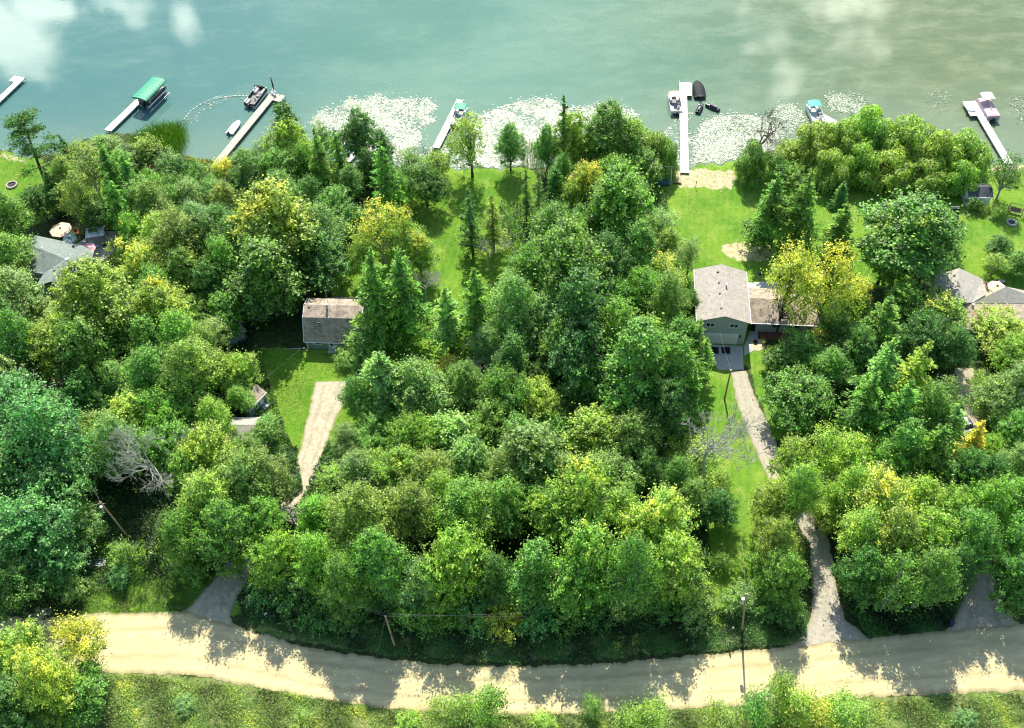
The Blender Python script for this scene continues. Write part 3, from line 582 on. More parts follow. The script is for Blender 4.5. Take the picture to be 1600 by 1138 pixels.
def planter(loc, label, col=(.40, .18, .1), s=1.0):
    g = empty('flower_pot', loc, 0, label, 'flower pot'); MB().tube([(0, 0, 0), (0, 0, .4*s)], [.18*s, .26*s], 12).build('pot', mat('terracotta', col, .85), g)
    rg = np.random.default_rng(5); C = np.array([0, 0, .55*s])+sph(90, rg)*[.3*s, .3*s, .22*s]; V, F = cards(C, sph(90, rg)+[0, 0, .8], np.full(90, .09*s), .6, rg=rg)
    me = npmesh('plant', V, F, FOL, np.stack([rg.random(90), rg.random(90), rg.random(90)], 1)); o = bpy.data.objects.new('plant', me); COL.objects.link(o); o.parent = g; o.color = (.06, .17, .03, 1); o['autumn'] = 0.0
    return g
planter(un(1190, 529), 'terracotta pot with green plant at the back of the curved tan patio')
planter(un(1193, 538), 'low terracotta planter on the right edge of the curved tan patio', s=1.2)

# --- gambrel cottage
cpos = Vector((-32.5, 110.9, 0)); c = empty('cottage', cpos, R(-4), 'small green gambrel-roofed cottage with brown mossy shingles among the trees', 'cottage')
W_, D_ = 8.7, 7.8; prof = [(0, 2.35), (1.9, 5.3), (D_/2, 6.0), (D_-1.9, 5.3), (D_, 2.35)]
m = MB(); n = len(prof)
for x in (0, W_):
    vs = [(x, 0, 0), (x, D_, 0)]+[(x, a, b) for a, b in reversed(prof)]; m.add(vs, [tuple(range(len(vs))) if x == 0 else tuple(range(len(vs)-1, -1, -1))])
m.add([(0, 0, 0), (W_, 0, 0), (W_, 0, 2.35), (0, 0, 2.35)], [(0, 1, 2, 3)]); m.add([(0, D_, 0), (W_, D_, 0), (W_, D_, 2.35), (0, D_, 2.35)], [(3, 2, 1, 0)]); m.build('wall', SIDG, c)
r = MB(); pr2 = [(-.35, 2.0), (1.8, 5.43), (D_/2, 6.17), (D_-1.8, 5.43), (D_+.35, 2.0)]
for i in range(4):
    (a, b), (a2, b2) = pr2[i], pr2[i+1]; r.plate([(-.3, a, b), (W_+.3, a, b), (W_+.3, a2, b2), (-.3, a2, b2)], .1)
cr_ = r.build('roof', ROOFX, c); tr = MB()
for x in (-.36, W_+.36):
    for i in range(4): tr.tube([(x, pr2[i][0], pr2[i][1]-.04), (x, pr2[i+1][0], pr2[i+1][1]-.04)], .07, 4)
tr.tube([(-.3, -.42, 1.98), (W_+.3, -.42, 1.98)], .07, 4); tr.build('roof_trim', WHITE, cr_)
MB().cyl((3.4, 3.3, 5.9), .16, 1.1).tube([(3.4, 3.3, 6.9), (3.4, 3.3, 7.02)], [.26, .05], 10).build('chimney', GALV, cr_)
MB().tube([(3.4, 4.2, 6.0), (3.4, 4.2, 9.2)], .035, 5).build('antenna', GALV, cr_)
for x, y, z in ((3.0, 2.0, 5.5), (3.8, 1.8, 5.4)): MB().tube([(x, y, z-.15), (x, y, z+.28)], .07, 7).build('vent_pipe', WHITE, cr_)
MB().box((2.2, 1.35, 4.75), (.3, .3, .25)).build('roof_vent', DARK, cr_)
window(c, 1.75, 0, 1.55, .95, .7, bars=0); window(c, 6.5, 0, 1.55, .85, .8, bars=0); window(c, W_, 3.9, 4.1, .8, 1.0, face='x', bars=0)
d = MB(); d.box((3.95, -.04, 1.1), (.9, .09, 2.0)); do = d.build('door', WHITE, c); MB().box((3.95, -.095, 1.35), (.55, .03, 1.2)).build('pane', GLASS, do); MB().box((3.95, -.12, .95), (.62, .03, .1)).build('crossbar', WHITE, do)
MB().box((-.04, -.05, 1.1), (.12, .12, 2.2)).build('corner_board', WHITE, c)
MB().box((3.95, -.6, .12), (1.3, .6, .24)).box((3.95, -.2, .26), (1.3, .3, .5)).build('step', CONC, c)
MB().box((1.0, -.06, 1.5), (.35, .14, .6)).build('electric_box', GALV, c)
dk = empty('deck', Vector((-26.9, 120.4, 0)), R(-4), 'low weathered wooden deck behind the gambrel cottage', 'deck'); MB().box((0, 0, .3), (6.2, 2.6, .12)).build('deck_boards', DECK, dk)
for x in (-2.8, 0, 2.8): MB().box((x, 0, .12), (.15, 2.2, .24)).build('beam', WOOD, dk)
kettle(un(557, 474, .4), 'dark kettle grill standing on the deck behind the gambrel cottage')
p = un(447, 546, .9); q = un(476, 544, .9); o = MB().box((0, 0, 0), ((q-p).length, .1, .1)).build('wooden_rail', mat('silver_wood', (.4, .38, .35)), None, (p+q)/2, math.atan2((q-p).y, (q-p).x)); e = empty('fence_rail', ((p+q)/2-Vector((0, 0, .9))), 0, 'thin grey wooden rail running left from the gambrel cottage front corner', 'rail')
o.parent = e; o.location = (0, 0, .9)
for x in (-1.7, 0, 1.6): MB().box((x, 0, .42), (.09, .09, .85)).build('post', WOOD, e)

# --- sheds
def shed(name, loc, rz, w, d, ze, zr, wall, roof, label, axis='x', extra=None):
    s = empty(name, loc, rz, label, 'shed'); gable(s, -w/2, w/2, 0, d, ze, zr, wall, roof, axis, .22, .08)
    if extra: extra(s)
    return s
def bldoor(s): window(s, -.5, 0, 1.2, .8, .9, bars=1); MB().box((.85, -.03, 1.0), (.8, .07, 1.8)).build('door', SIDW, s)
p = un(386, 699); shed('garden_shed', p, R(-1), 4.3, 3.6, 2.2, 3.1, SIDG, ROOFL, 'grey-roofed shed with a pale ridge cap left of the gravel parking strip', 'x')
p = un(405, 640); s2 = shed('playhouse_shed', p, R(58), 3.8, 3.0, 2.1, 2.9, SIDB, ROOFX, 'blue-grey shed with white-framed window half under trees above the grey-roofed shed', 'x', bldoor)
MB().box((.9, -.6, .3), (1.2, .9, .1)).build('landing', CONC, s2)
p = un(372, 538); shed('tool_shed', p, R(35), 3.2, 3.4, 2.1, 2.8, SIDG, mat('tan_roofing', (.45, .38, .30), .9), 'small tan-roofed shed showing between trees left of the gambrel cottage', 'y')
p = un(1526, 323); s4 = shed('white_shed', p, R(0), 3.9, 3.1, 2.3, 3.1, SIDW, ROOFD, 'white shed with a dark gable roof on the lawn near the willows', 'x')
MB().box((-1.975, 1.5, 1.0), (.06, 1.1, 1.9)).build('door', WHITE, s4)
p = un(0, 548); shed('dark_roofed_shed', p, R(20), 4.0, 3.0, 2.2, 2.9, SIDG, ROOFD, 'dark-roofed shed cut by the left edge of the photo', 'x')

# --- left house, hip roofs
def slab(name, pts, m, parent, org, z, t=.14):
    P = [un(x, y, zz)-org for x, y, zz in pts]
    # order so that the normal is up
    nrm = Vector()
    for i in range(len(P)): nrm += P[i].cross(P[(i+1) % len(P)])
    if nrm.z < 0: P.reverse()
    return MB().plate(P, t).build(name, m, parent)
org = un(85, 440); lh = empty('house', org, 0, 'grey-green shingled house with crossing hip roofs beside the left lawn', 'house')
Z1, Z0 = 4.6, 3.0
A = [(38, 381, Z0), (56, 368, Z0), (131, 384, Z0), (68, 391, Z1)]; slab('roof', A, ROOFG, lh, org, 0)
slab('roof', [(68, 391, Z1), (131, 384, Z0), (147, 394, Z0), (102, 405, Z1)], ROOFG, lh, org, 0)
slab('roof', [(38, 381, Z0), (68, 391, Z1), (102, 405, Z1), (68, 428, Z0), (44, 425, Z0)], ROOFG, lh, org, 0)
slab('roof', [(147, 394, Z0), (141, 414, Z0), (125, 430, Z0), (102, 405, Z1)], ROOFG, lh, org, 0)
slab('roof', [(102, 405, Z1), (68, 428, Z0), (55, 448, Z0), (80, 440, Z1-.3)], ROOFG, lh, org, 0)
slab('roof', [(102, 405, Z1), (80, 440, Z1-.3), (96, 458, Z0), (125, 430, Z0)], ROOFG, lh, org, 0)
P = [un(*q)-org for q in ((42, 383, Z0), (57, 371, Z0), (143, 396, Z0), (138, 413, Z0), (96, 452, Z0), (58, 445, Z0), (66, 428, Z0), (46, 423, Z0))]
MB().prism([(q.x, q.y) for q in P], 0, Z0-.2).build('wall', SIDG, lh)
for x, y in ((66, 387), (93, 399), (86, 430)): q = un(x, y, 4.3)-org; MB().cyl(tuple(q-Vector((0, 0, .25))), .16, .4).build('roof_vent', WHITE, lh)
q = un(106, 408, 4.8)-org; MB().cyl(tuple(q-Vector((0, 0, .5))), .22, .9).cyl((q.x, q.y, q.z+.4), .32, .12).build('chimney', WHITE, lh)
q = un(115, 386, 3.4)-org; MB().box(tuple(q), (.3, .3, .8)).build('roof_vent', DARK, lh)
patch('stone_patio', [(116, 384), (150, 362), (182, 362), (180, 392), (150, 416), (130, 408)], mat('pale_paving', (.45, .42, .37), .9, .15, 1.0), -.1, .05)
def umbrella(loc, r, col, label, tilt=0.0, h=2.4, n=8, rx=0.0):
    u = empty('patio_umbrella', loc, .2, label, 'umbrella'); m = MB(); cz = h
    ring = [(math.cos(2*math.pi*k/n)*r, math.sin(2*math.pi*k/n)*r, cz-.42) for k in range(n)]
    for k in range(n): m.add([(0, 0, cz), ring[k], ring[(k+1) % n]], [(0, 1, 2)]); m.add([(0, 0, cz-.03), ring[k], ring[(k+1) % n]], [(0, 2, 1)])
    for k in range(n): a, b = ring[k], ring[(k+1) % n]; m.add([a, b, (b[0], b[1], b[2]-.14), (a[0], a[1], a[2]-.14)], [(0, 1, 2, 3)])
    cp = m.build('canopy', mat('canopy_%d' % (int(col[0]*999+col[1]*99)), col, .85, .08, 1.0), u); cp.rotation_euler = (tilt, rx, 0)
    MB().tube([(0, 0, 0), (0, 0, h-.02)], .03, 6).build('pole', ALU, u); MB().cyl((0, 0, 0), .3, .1).build('base', CONC, u); MB().dome((0, 0, h+.01), .22, .22, .12, 8, 3).build('vent_cap', mat('brown_canvas', (.22, .12, .08)), cp)
    return u
umbrella(un(101, 372), 1.95, (.66, .50, .38), 'large cream and pink octagonal umbrella behind the grey-green house')
umbrella(un(115, 384), 1.2, (.30, .42, .38), 'smaller grey-teal umbrella right of the large cream one', tilt=.15)
umbrella(un(142, 402), 1.5, (.62, .30, .36), 'pink umbrella on the patio beside the grey-green house')
umbrella(un(103, 332), 1.1, (.60, .16, .10), 'red umbrella in the shade at the edge of the left lawn')
umbrella(un(1551, 462), 1.5, (.62, .50, .34), 'folded-looking tan umbrella between the two right-hand roofs')
pg = empty('gazebo', un(155, 378), R(12), 'white flat-topped slatted gazebo canopy on the patio of the grey-green house', 'gazebo')
MB().box((0, 0, 2.35), (3.2, 2.6, .08)).build('canopy', WHITE, pg); m = MB()
for i in range(5): m.box((0, -1.2+.6*i, 2.42), (3.2, .06, .06))
for i in range(4): m.box((-1.5+i, 0, 2.41), (.06, 2.6, .05))
m.build('slats', mat('grey_batten', (.4, .42, .45)), pg)
for x in (-1.5, 1.5):
    for y in (-1.2, 1.2): MB().box((x, y, 1.16), (.1, .1, 2.3)).build('post', DARK, pg)
def chair(loc, rz, m, label, group=None, name='garden_chair', cat='chair'):
    c = empty(name, loc, rz, label, cat, group); MB().box((0, 0, .42), (.6, .6, .07)).build('seat', m, c, bevel=.01); MB().box((0, .30, .78), (.6, .07, .65), tilt=-.2).build('backrest', m, c, bevel=.01)
    for x in (-.27, .27):
        for y in (-.25, .25): MB().box((x, y, .2), (.05, .05, .38)).build('leg', m, c)
        MB().box((x*1.15, 0, .64), (.07, .6, .04)).build('armrest', m, c)
    return c
chair(un(230, 262), R(150), RED, 'red garden chair, left one on the waterside terrace', 'red chairs on the waterside terrace'); chair(un(239, 263), R(200), RED, 'red garden chair, middle one on the waterside terrace', 'red chairs on the waterside terrace'); chair(un(215, 252), R(100), RED, 'red garden chair half under shrubs at the terrace left end', 'red chairs on the waterside terrace')
chair(un(122, 366), R(60), RED, 'red-brown patio chair between the cream umbrella and the gazebo'); chair(un(152, 388), R(160), WHITE, 'pale patio chair just below the white gazebo'); chair(un(165, 386), R(200), DARK, 'dark patio chair at the lower right of the white gazebo')
tb = empty('patio_table', un(146, 384), 0, 'round pale patio table in front of the white gazebo', 'table'); MB().cyl((0, 0, .7), .55, .05, 18).build('tabletop', ALU, tb); MB().cyl((0, 0, 0), .05, .7).build('pedestal', ALU, tb); MB().cyl((0, 0, 0), .28, .04).build('base', ALU, tb)
patch('stone_terrace', [(212, 248), (226, 246), (255, 251), (250, 262), (241, 268), (232, 266), (214, 256)], TANP, -.1, .05)
patch('stone_terrace', [(226, 262), (244, 262), (242, 270), (228, 270)], mat('pale_slab', (.62, .52, .42)), -.1, .09)
sw = empty('garden_swing', un(98, 343), R(10), 'dark framed garden swing under the trees below the red umbrella', 'swing')
for x in (-1.1, 1.1): MB().tube([(x, -.7, 0), (x, 0, 1.9), (x, .7, 0)], .045, 6).build('frame', DARK, sw)
MB().tube([(-1.2, 0, 1.9), (1.2, 0, 1.9)], .045, 6).build('top_bar', DARK, sw); MB().box((0, 0, .5), (1.7, .5, .08)).build('seat', BLK, sw); MB().box((0, .28, .8), (1.7, .06, .55)).build('backrest', BLK, sw)
def firering(loc, r, label, col=(.40, .36, .30)):
    f = empty('fire_ring', loc, 0, label, 'fire ring'); m = MB(); n = 16; mt = mat('ring_stone_%d' % int(r*100+col[0]*1000), col, .9, .2, 3.0)
    for k in range(n): a = 2*math.pi*k/n; m.box((math.cos(a)*r, math.sin(a)*r, .16), (.34*r, .26, .32), a+math.pi/2)
    m.build('stones', mt, f); MB().cyl((0, 0, .02), r*.86, .06, 18).build('ash_bed', mat('ash', (.08, .075, .07), .95, .4, 6.0), f)
    MB().tube([(-.4*r, -.2*r, .12), (.4*r, .25*r, .16)], .06, 6).tube([(.3*r, -.3*r, .12), (-.2*r, .4*r, .2)], .05, 6).build('charred_logs', DARKDEAD, f); return f
firering(un(19, 290), .9, 'stone fire ring on the bright lawn at the far left'); firering(un(1169, 351), .65, 'dark fire ring on the lawn left of the two tall feathery conifers', (.16, .12, .1))
firering(un(1580, 349), .75, 'grey round stone ring on the shaded lawn below the wooden swing', (.42, .42, .42))

# --- right house
org = un(1510, 520); rh = empty('house', org, 0, 'grey-roofed house with crossing gables at the right edge above the dirt drive', 'house'); Z1, Z0 = 4.7, 3.3
slab('roof', [(1454, 433, Z0), (1499, 419, Z1), (1493, 473, Z1), (1458, 473, Z0)], ROOFL, rh, org, 0); slab('roof', [(1499, 419, Z1), (1535, 436, Z0), (1541, 460, Z0), (1520, 473, Z0), (1493, 473, Z1)], ROOFL, rh, org, 0)
slab('roof', [(1520, 474, Z0), (1572, 448, Z1), (1640, 462, Z0), (1640, 474, Z0)], ROOFL, rh, org, 0)
slab('roof', [(1445, 474, Z0-.05), (1640, 474, Z0-.05), (1640, 513, 2.5), (1478, 514, 2.5)], ROOFX, rh, org, 0)
P = [un(*q)-org for q in ((1458, 437, Z0), (1532, 439, Z0), (1538, 460, Z0), (1630, 466, Z0), (1632, 510, 2.4), (1484, 511, 2.4))]
MB().prism([(q.x, q.y) for q in P], 0, 2.38).build('wall', mat('cream_siding', (.55, .54, .44), .7, .06, 1.0, stripes=(2, .2, .8)), rh)
q = un(1520, 477, 3.4)-org; MB().cyl(tuple(q-Vector((0, 0, .4))), .2, .7).build('chimney', WHITE, rh)
a = un(1514, 518, 1.9)-org; b_ = un(1534, 518, 1.9)-org; yy0 = min(P[-1].y, P[-2].y)-.02
window(rh, (a.x+b_.x)/2, yy0, 1.4, 2.0, 1.3, bars=1, frame=WHITE)
MB().tube([tuple(un(1483, 514.5, 2.42)-org), tuple(un(1519, 514.5, 2.42)-org), tuple(un(1600, 514, 2.42)-org)], .07, 4).build('gutter', WHITE, rh)
patch('concrete_patio', [(1536, 440), (1560, 444), (1568, 456), (1540, 466)], TANP, -.1, .05)
chair(un(1543, 449), R(120), RED, 'red patio chair left of the tan umbrella by the right house')
bt = empty('patio_cabinet', un(1562, 446), R(-20), 'black box barbecue with a grey lid right of the tan umbrella', 'barbecue'); MB().box((0, 0, .5), (1.4, .7, .9)).build('body', BLK, bt, bevel=.02); MB().box((0, 0, 1.0), (1.1, .6, .14)).build('lid', GALV, bt, bevel=.02)

# ------------------------------------------------------------------ docks and boats
def dock(a, b, wd, m, label, head=None, z=.35, legs=True, name='boat_dock', mleg=ALU):
    """a, b = pixels of shore end and lake end (deck centre); head = (length, x0, x1) extra platform at the lake end in local metres"""
    A, B = un(*a, z), un(*b, z); L = (B-A).length; rz = math.atan2((B-A).y, (B-A).x); d = empty(name, (A.x, A.y, WZ), rz, label, 'dock')
    n = int(L/1.5)
    mb = MB(); s = L/n
    for i in range(n): mb.box((s*(i+.5), 0, z-WZ-.04), (s-.03, wd, .08))
    mb.build('deck', m, d); st = MB(); st.box((L/2, wd/2-.02, z-WZ-.16), (L, .05, .14)); st.box((L/2, -wd/2+.02, z-WZ-.16), (L, .05, .14)); st.build('side_rail', mleg, d)
    if head:
        hl, y0, y1 = head; MB().box((L-hl/2, (y0+y1)/2, z-WZ-.035), (hl, y1-y0, .085)).build('platform', m, d)
        for x in (L-hl+.1, L-.1):
            for y in (y0+.05, y1-.05): MB().tube([(x, y, -1.0), (x, y, z-WZ+.5)], .035, 6).build('leg', mleg, d)
    for i in range(0, n+1, 2):
        for y in (-wd/2-.04, wd/2+.04): MB().tube([(s*i, y, -1.0), (s*i, y, z-WZ+.22)], .035, 6).build('leg', mleg, d)
    return d
DW = mat('white_dock_boards', (.72, .70, .68), .6, .06, 2.0, stripes=(0, .3, .85)); DG = mat('weathered_dock_boards', (.42, .40, .34), .85, .15, 2.0, stripes=(0, .3, .7))
dock((-25, 178), (35, 121), 1.3, DW, 'white dock with a short left-hand platform at the far left edge', (1.8, -.65, 2.0))
dock((168, 204), (222, 152), 1.5, DW, 'white dock running out to the green-canopied boat lift')
dock((338, 256), (428, 146), 1.5, DG, 'long weathered grey wooden dock with a platform and flagpole at its end', (2.2, -2.6, .75), mleg=WOOD)
dock((681, 231), (719, 156), 1.35, DW, 'bright white straight dock with the green-topped pontoon boat on its right side')
dock((542, 252), (555, 238), 1.2, DW, 'short end of a white dock showing between the shore trees', name='short_dock')
dock((1070, 270), (1067, 129), 1.5, DW, 'long straight white dock with a square platform on its right end, by the sandy beach', (4.3, -1.75, .75), .38)
dock((1345, 215), (1280, 180), 1.9, DW, 'broad white dock half hidden by the willow crowns beside the white boat', None)
dock((1577, 256), (1519, 158), 1.45, DW, 'white slanting dock with a railed square platform on its left, at the far right', (4.6, -.72, 2.0), .38)
fl = empty('flagpole', un(429, 150, .4), 0, 'thin pole with a furled dark flag at the end of the grey dock', 'flagpole'); MB().tube([(0, 0, 0), (.0, 0, 4.8)], .04, 6).build('pole', ALU, fl)
MB().tube([(0.05, 0, 1.4), (.12, 0, 2.4), (.10, 0, 3.6), (0.03, 0, 4.5)], [.05, .17, .12, .03], 7).build('flag', mat('dark_flag', (.05, .03, .04), .9), fl)
bn = empty('dock_bench', un(428, 148, .4), R(-50), 'white bench seat on the grey dock platform beside the flagpole', 'bench'); MB().box((0, 0, .45), (1.4, .45, .08)).build('seat', WHITE, bn); MB().box((0, .2, .75), (1.4, .06, .4)).build('backrest', WHITE, bn)
for x in (-.6, .6): MB().box((x, 0, .2), (.08, .4, .42)).build('leg', WHITE, bn)
bn = empty('dock_bench', un(1516, 172, .4), R(-15), 'light bench with rails on the far right dock platform', 'bench'); MB().box((0, 0, .45), (1.7, .45, .08)).build('seat', ALU, bn); MB().tube([(-.85, .2, .1), (-.85, .2, .95), (.85, .2, .95), (.85, .2, .1)], .03, 5).build('backrest', ALU, bn)
for x in (-.7, .7): MB().box((x, 0, .2), (.06, .4, .4)).build('leg', ALU, bn)

def pontoon(pt, rz, label, L=6.4, Wd=2.5, floor=(.30, .30, .29), fence=DARK, seat=(.62, .60, .55), canopy=None, cx=1.0, cl=2.6, covered=None, z=0.0, tube=ALU, motor=True, cz=2.1, group=None, folded=False):
    p = un(*pt, WZ); b = empty('pontoon_boat', (p.x, p.y, WZ+z), rz, label, 'boat', group)
    for s in (-1, 1): MB().tube([(-L/2, s*.85, .1), (L/2-.7, s*.85, .1), (L/2, s*.85, .25)], [.32, .32, .06], 10).build('pontoon', tube, b)
    MB().box((-.1, 0, .50), (L-.3, Wd, .10)).build('deck', mat('boat_floor_%d' % int(floor[0]*100), floor, .9), b)
    if covered:
        m = MB(); hx, hy = L/2-.25, Wd/2-.02
        m.add([(-hx, -hy, .56), (hx, -hy, .56), (hx, hy, .56), (-hx, hy, .56), (-hx, -hy, 1.2), (hx*.9, -hy*.92, 1.15), (hx*.9, hy*.92, 1.15), (-hx, hy, 1.2), (-hx*.8, 0, 1.38), (hx*.1, 0, 1.75), (hx*.75, 0, 1.3)],
              [(0, 1, 5, 4), (1, 2, 6, 5), (2, 3, 7, 6), (3, 0, 4, 7), (4, 5, 10, 9, 8), (7, 8, 9, 10, 6), (5, 6, 10), (4, 8, 7)]); m.build('cover', covered, b)
    else:
        f = MB()
        for s in (-1, 1): f.box((-.1, s*(Wd/2-.04), .88), (L-.5, .05, .62))
        f.box((L/2-.35, 0, .88), (.05, Wd-.1, .62)); f.box((-L/2+.2, 0, .85), (.05, Wd-.1, .5)); fo = f.build('fence', fence, b)
        MB().tube([(-L/2+.2, -Wd/2+.02, 1.22), (L/2-.3, -Wd/2+.02, 1.22), (L/2-.3, Wd/2-.02, 1.22), (-L/2+.2, Wd/2-.02, 1.22)], .035, 5).build('rail', ALU, fo)
        sm = mat('boat_seat_%d' % int(seat[0]*100), seat, .7)
        for (x, y, a, c_) in ((L/2-1.3, Wd/2-.42, 1.6, .6), (L/2-1.3, -Wd/2+.42, 1.6, .6), (-L/2+1.1, Wd/2-.42, 1.5, .6)):
            MB().box((x, y, .78), (a, c_, .42)).box((x, y+(.24 if y > 0 else -.24), 1.08), (a, .14, .4)).build('seat', sm, b, bevel=.04)
        MB().box((-.35, -Wd/2+.55, .95), (.5, .7, .8), taper=.8).build('console', mat('boat_console', (.25, .25, .25)), b, bevel=.03)
        MB().box((-1.1, -Wd/2+.6, .8), (.5, .5, .45)).box((-1.32, -Wd/2+.6, 1.15), (.12, .5, .55)).build('captain_seat', sm, b, bevel=.04)
    if canopy:
        m = MB(); n = 8
        prof = [(-1, 0), (-.8, .12), (-.4, .2), (0, .23), (.4, .2), (.8, .12), (1, 0)]
        top = [[(cx+sx*cl/2, y*Wd/2*.98, cz+zz) for y, zz in prof] for sx in (-1, 1)]
        k = len(prof); m.add(top[0]+top[1], [(i, i+1, k+i+1, k+i) for i in range(k-1)][::1]); m.add([(x, y, zz-.05) for x, y, zz in top[0]+top[1]], [(i, k+i, k+i+1, i+1) for i in range(k-1)])
        for e in top: m.add(e+[(x, y, zz-.05) for x, y, zz in e], [(i, i+1, k+i+1, k+i) for i in range(k-1)])
        co = m.build('bimini_top', canopy, b)
        for s in (-1, 1): MB().tube([(cx-.3, s*Wd/2*.95, .95), (cx-cl/2, s*Wd/2*.97, cz-.02)], .02, 5).tube([(cx-.3, s*Wd/2*.95, .95), (cx+cl/2, s*Wd/2*.97, cz-.02)], .02, 5).build('bimini_frame', ALU, co)
    if folded:
        m = MB(); m.tube([(cx, -Wd/2, .95), (cx-.5, -Wd/2*.9, 1.9), (cx-.6, 0, 2.15), (cx-.5, Wd/2*.9, 1.9), (cx, Wd/2, .95)], .07, 6); m.build('folded_bimini', BLK, b)
    if motor: MB().box((-L/2-.15, 0, .75), (.4, .42, .7), taper=.7).box((-L/2-.12, 0, .15), (.25, .14, .7)).build('outboard_motor', DARK, b, bevel=.04)
    return b
def heading(a, b_): A, B = un(*a), un(*b_); return math.atan2((B-A).y, (B-A).x)
# boat lift with green canopy
hd = heading((218, 156), (246, 128)); p = un(239, 158, WZ); L = 7.2; lf = empty('boat_lift', p, hd, 'boat lift under a long arched green canopy at the end of the white dock', 'boat lift'); m = MB(); n = 9; Wd = 3.5; nx_ = 25
rows = []
for i in range(nx_):
    x = -L/2+L*i/(nx_-1); sc = .0 if i % 3 else .025
    rows.append([(x, math.sin((j/(n-1)-.5)*math.pi)*Wd/2, 2.75+.5*math.cos((j/(n-1)-.5)*math.pi)+sc) for j in range(n)])
vs = [q for rw in rows for q in rw]; m.add(vs, [(i*n+j, (i+1)*n+j, (i+1)*n+j+1, i*n+j+1) for i in range(nx_-1) for j in range(n-1)]); m.add([(x, y, z_-.04) for x, y, z_ in vs], [(i*n+j, i*n+j+1, (i+1)*n+j+1, (i+1)*n+j) for i in range(nx_-1) for j in range(n-1)])
for e in (rows[0], rows[-1]): m.add(e, [tuple(range(n))])
GREENC = mat('green_canvas', (.015, .26, .15), .6, .08, 2.0); m.build('canopy', GREENC, lf)
fr = MB(); 
for s in (-1, 1): fr.tube([(-L/2, s*Wd/2*.98, 2.72), (L/2, s*Wd/2*.98, 2.72)], .04, 5); fr.tube([(-L/2, s*Wd/2, .15), (L/2, s*Wd/2, .15)], .06, 5)
for x in (-2.6, 2.6): fr.tube([(x, -Wd/2, .15), (x, Wd/2, .15)], .06, 5)
fr.build('frame', ALU, lf)
for x in (-2.6, 2.6):
    for s in (-1, 1): MB().tube([(x, s*Wd/2, -1), (x, s*Wd/2, 2.75)], .05, 6).build('post', ALU, lf)
pontoon((241, 155), hd, 'dark pontoon boat sitting in the lift under the green canopy', 6.6, 2.5, (.08, .08, .09), DARK, (.45, .44, .42), z=.35)
pontoon((401, 156), heading((390, 168), (411, 140)), 'black pontoon boat with pale seats moored left of the grey wooden dock', 6.2, 2.4, (.2, .2, .2), DARK, (.62, .58, .52), cx=2.4, folded=True)
pontoon((718, 188), heading((712, 203), (724, 168)), 'pontoon boat with a dark green bimini top at the bright white straight dock', 6.0, 2.5, (.35, .38, .36), GALV, (.72, .74, .72), GREENC, 1.5, 2.0)
PINK = mat('faded_pink_canvas', (.62, .36, .36), .85, .08, 2.0); MAUVE = mat('faded_mauve_cover', (.50, .36, .40), .85, .1, 2.0); TEAL = mat('teal_canvas', (.07, .42, .34), .7, .08, 2.0)
pontoon((1054, 168), R(91), 'pontoon boat with a faded pink bimini left of the long white dock', 5.6, 2.3, (.25, .25, .25), WHITE, (.6, .6, .58), PINK, 1.3, 1.9)
pontoon((1273, 184), heading((1280, 200), (1266, 168)), 'white boat with a teal bimini top beside the willow crowns', 6.2, 2.5, (.5, .5, .48), WHITE, (.7, .7, .68), TEAL, 1.6, 2.0)
pontoon((1541, 176), heading((1550, 190), (1532, 158)), 'pontoon boat under faded mauve covers at the far right dock', 6.6, 2.5, covered=MAUVE, canopy=MAUVE, cx=1.6, cl=2.3, z=.25, cz=2.4)

def hull(pt, rz, label, L, Wd, cover, hullm, name='covered_boat', motor=True, hgt=.75, crown=.45):
    p = un(*pt, WZ); b = empty(name, p, rz, label, 'boat'); n = 12; m = MB(); rings = []
    def hw(t): return Wd/2*(1 if t < .5 else max(.02, math.cos((t-.5)*math.pi)**.6))
    V = []
    for i in range(n+1):
        t = i/n; x = -L/2+L*t; w_ = hw(t); V += [(x, -w_*.6, -.1), (x, -w_, hgt*(.75+.25*t)), (x, w_, hgt*(.75+.25*t)), (x, w_*.6, -.1)]
    m.add(V, [(i*4+a, i*4+4+a, i*4+5+a, i*4+1+a) for i in range(n) for a in (0, 2)]+[(i*4+3, i*4+7, i*4+4, i*4) for i in range(n)]+[(0, 1, 2, 3)]); m.build('hull', hullm, b)
    m = MB(); V = []
    for i in range(n+1):
        t = i/n; x = -L/2+L*t; w_ = hw(t)*1.02; z_ = hgt*(.75+.25*t); c_ = crown*math.sin(math.pi*min(1, .15+t*.9))
        V += [(x, -w_, z_-.08), (x, -w_, z_+.02), (x, -w_*.5, z_+c_*.8), (x, 0, z_+c_), (x, w_*.5, z_+c_*.8), (x, w_, z_+.02), (x, w_, z_-.08)]
    m.add(V, [(i*7+a, i*7+7+a, i*7+8+a, i*7+1+a) for i in range(n) for a in range(6)]+[(6, 5, 4, 3, 2, 1, 0)], True); m.build('cover', cover, b)
    if motor: MB().box((-L/2-.2, 0, .7), (.4, .4, .6), taper=.7).box((-L/2-.2, 0, .1), (.22, .12, .7)).build('outboard_motor', DARK, b, bevel=.04)
    return b
hull((1091, 143), heading((1094, 155), (1088, 128)), 'speedboat under a black cover at the right of the long white dock platform', 5.4, 2.35, BLK, DARK)
hull((367, 201), heading((359, 211), (374, 192)), 'small boat under a white cover tied left of the grey wooden dock', 4.3, 1.6, mat('white_canvas', (.72, .74, .78), .7), WHITE, motor=True, hgt=.5, crown=.25)
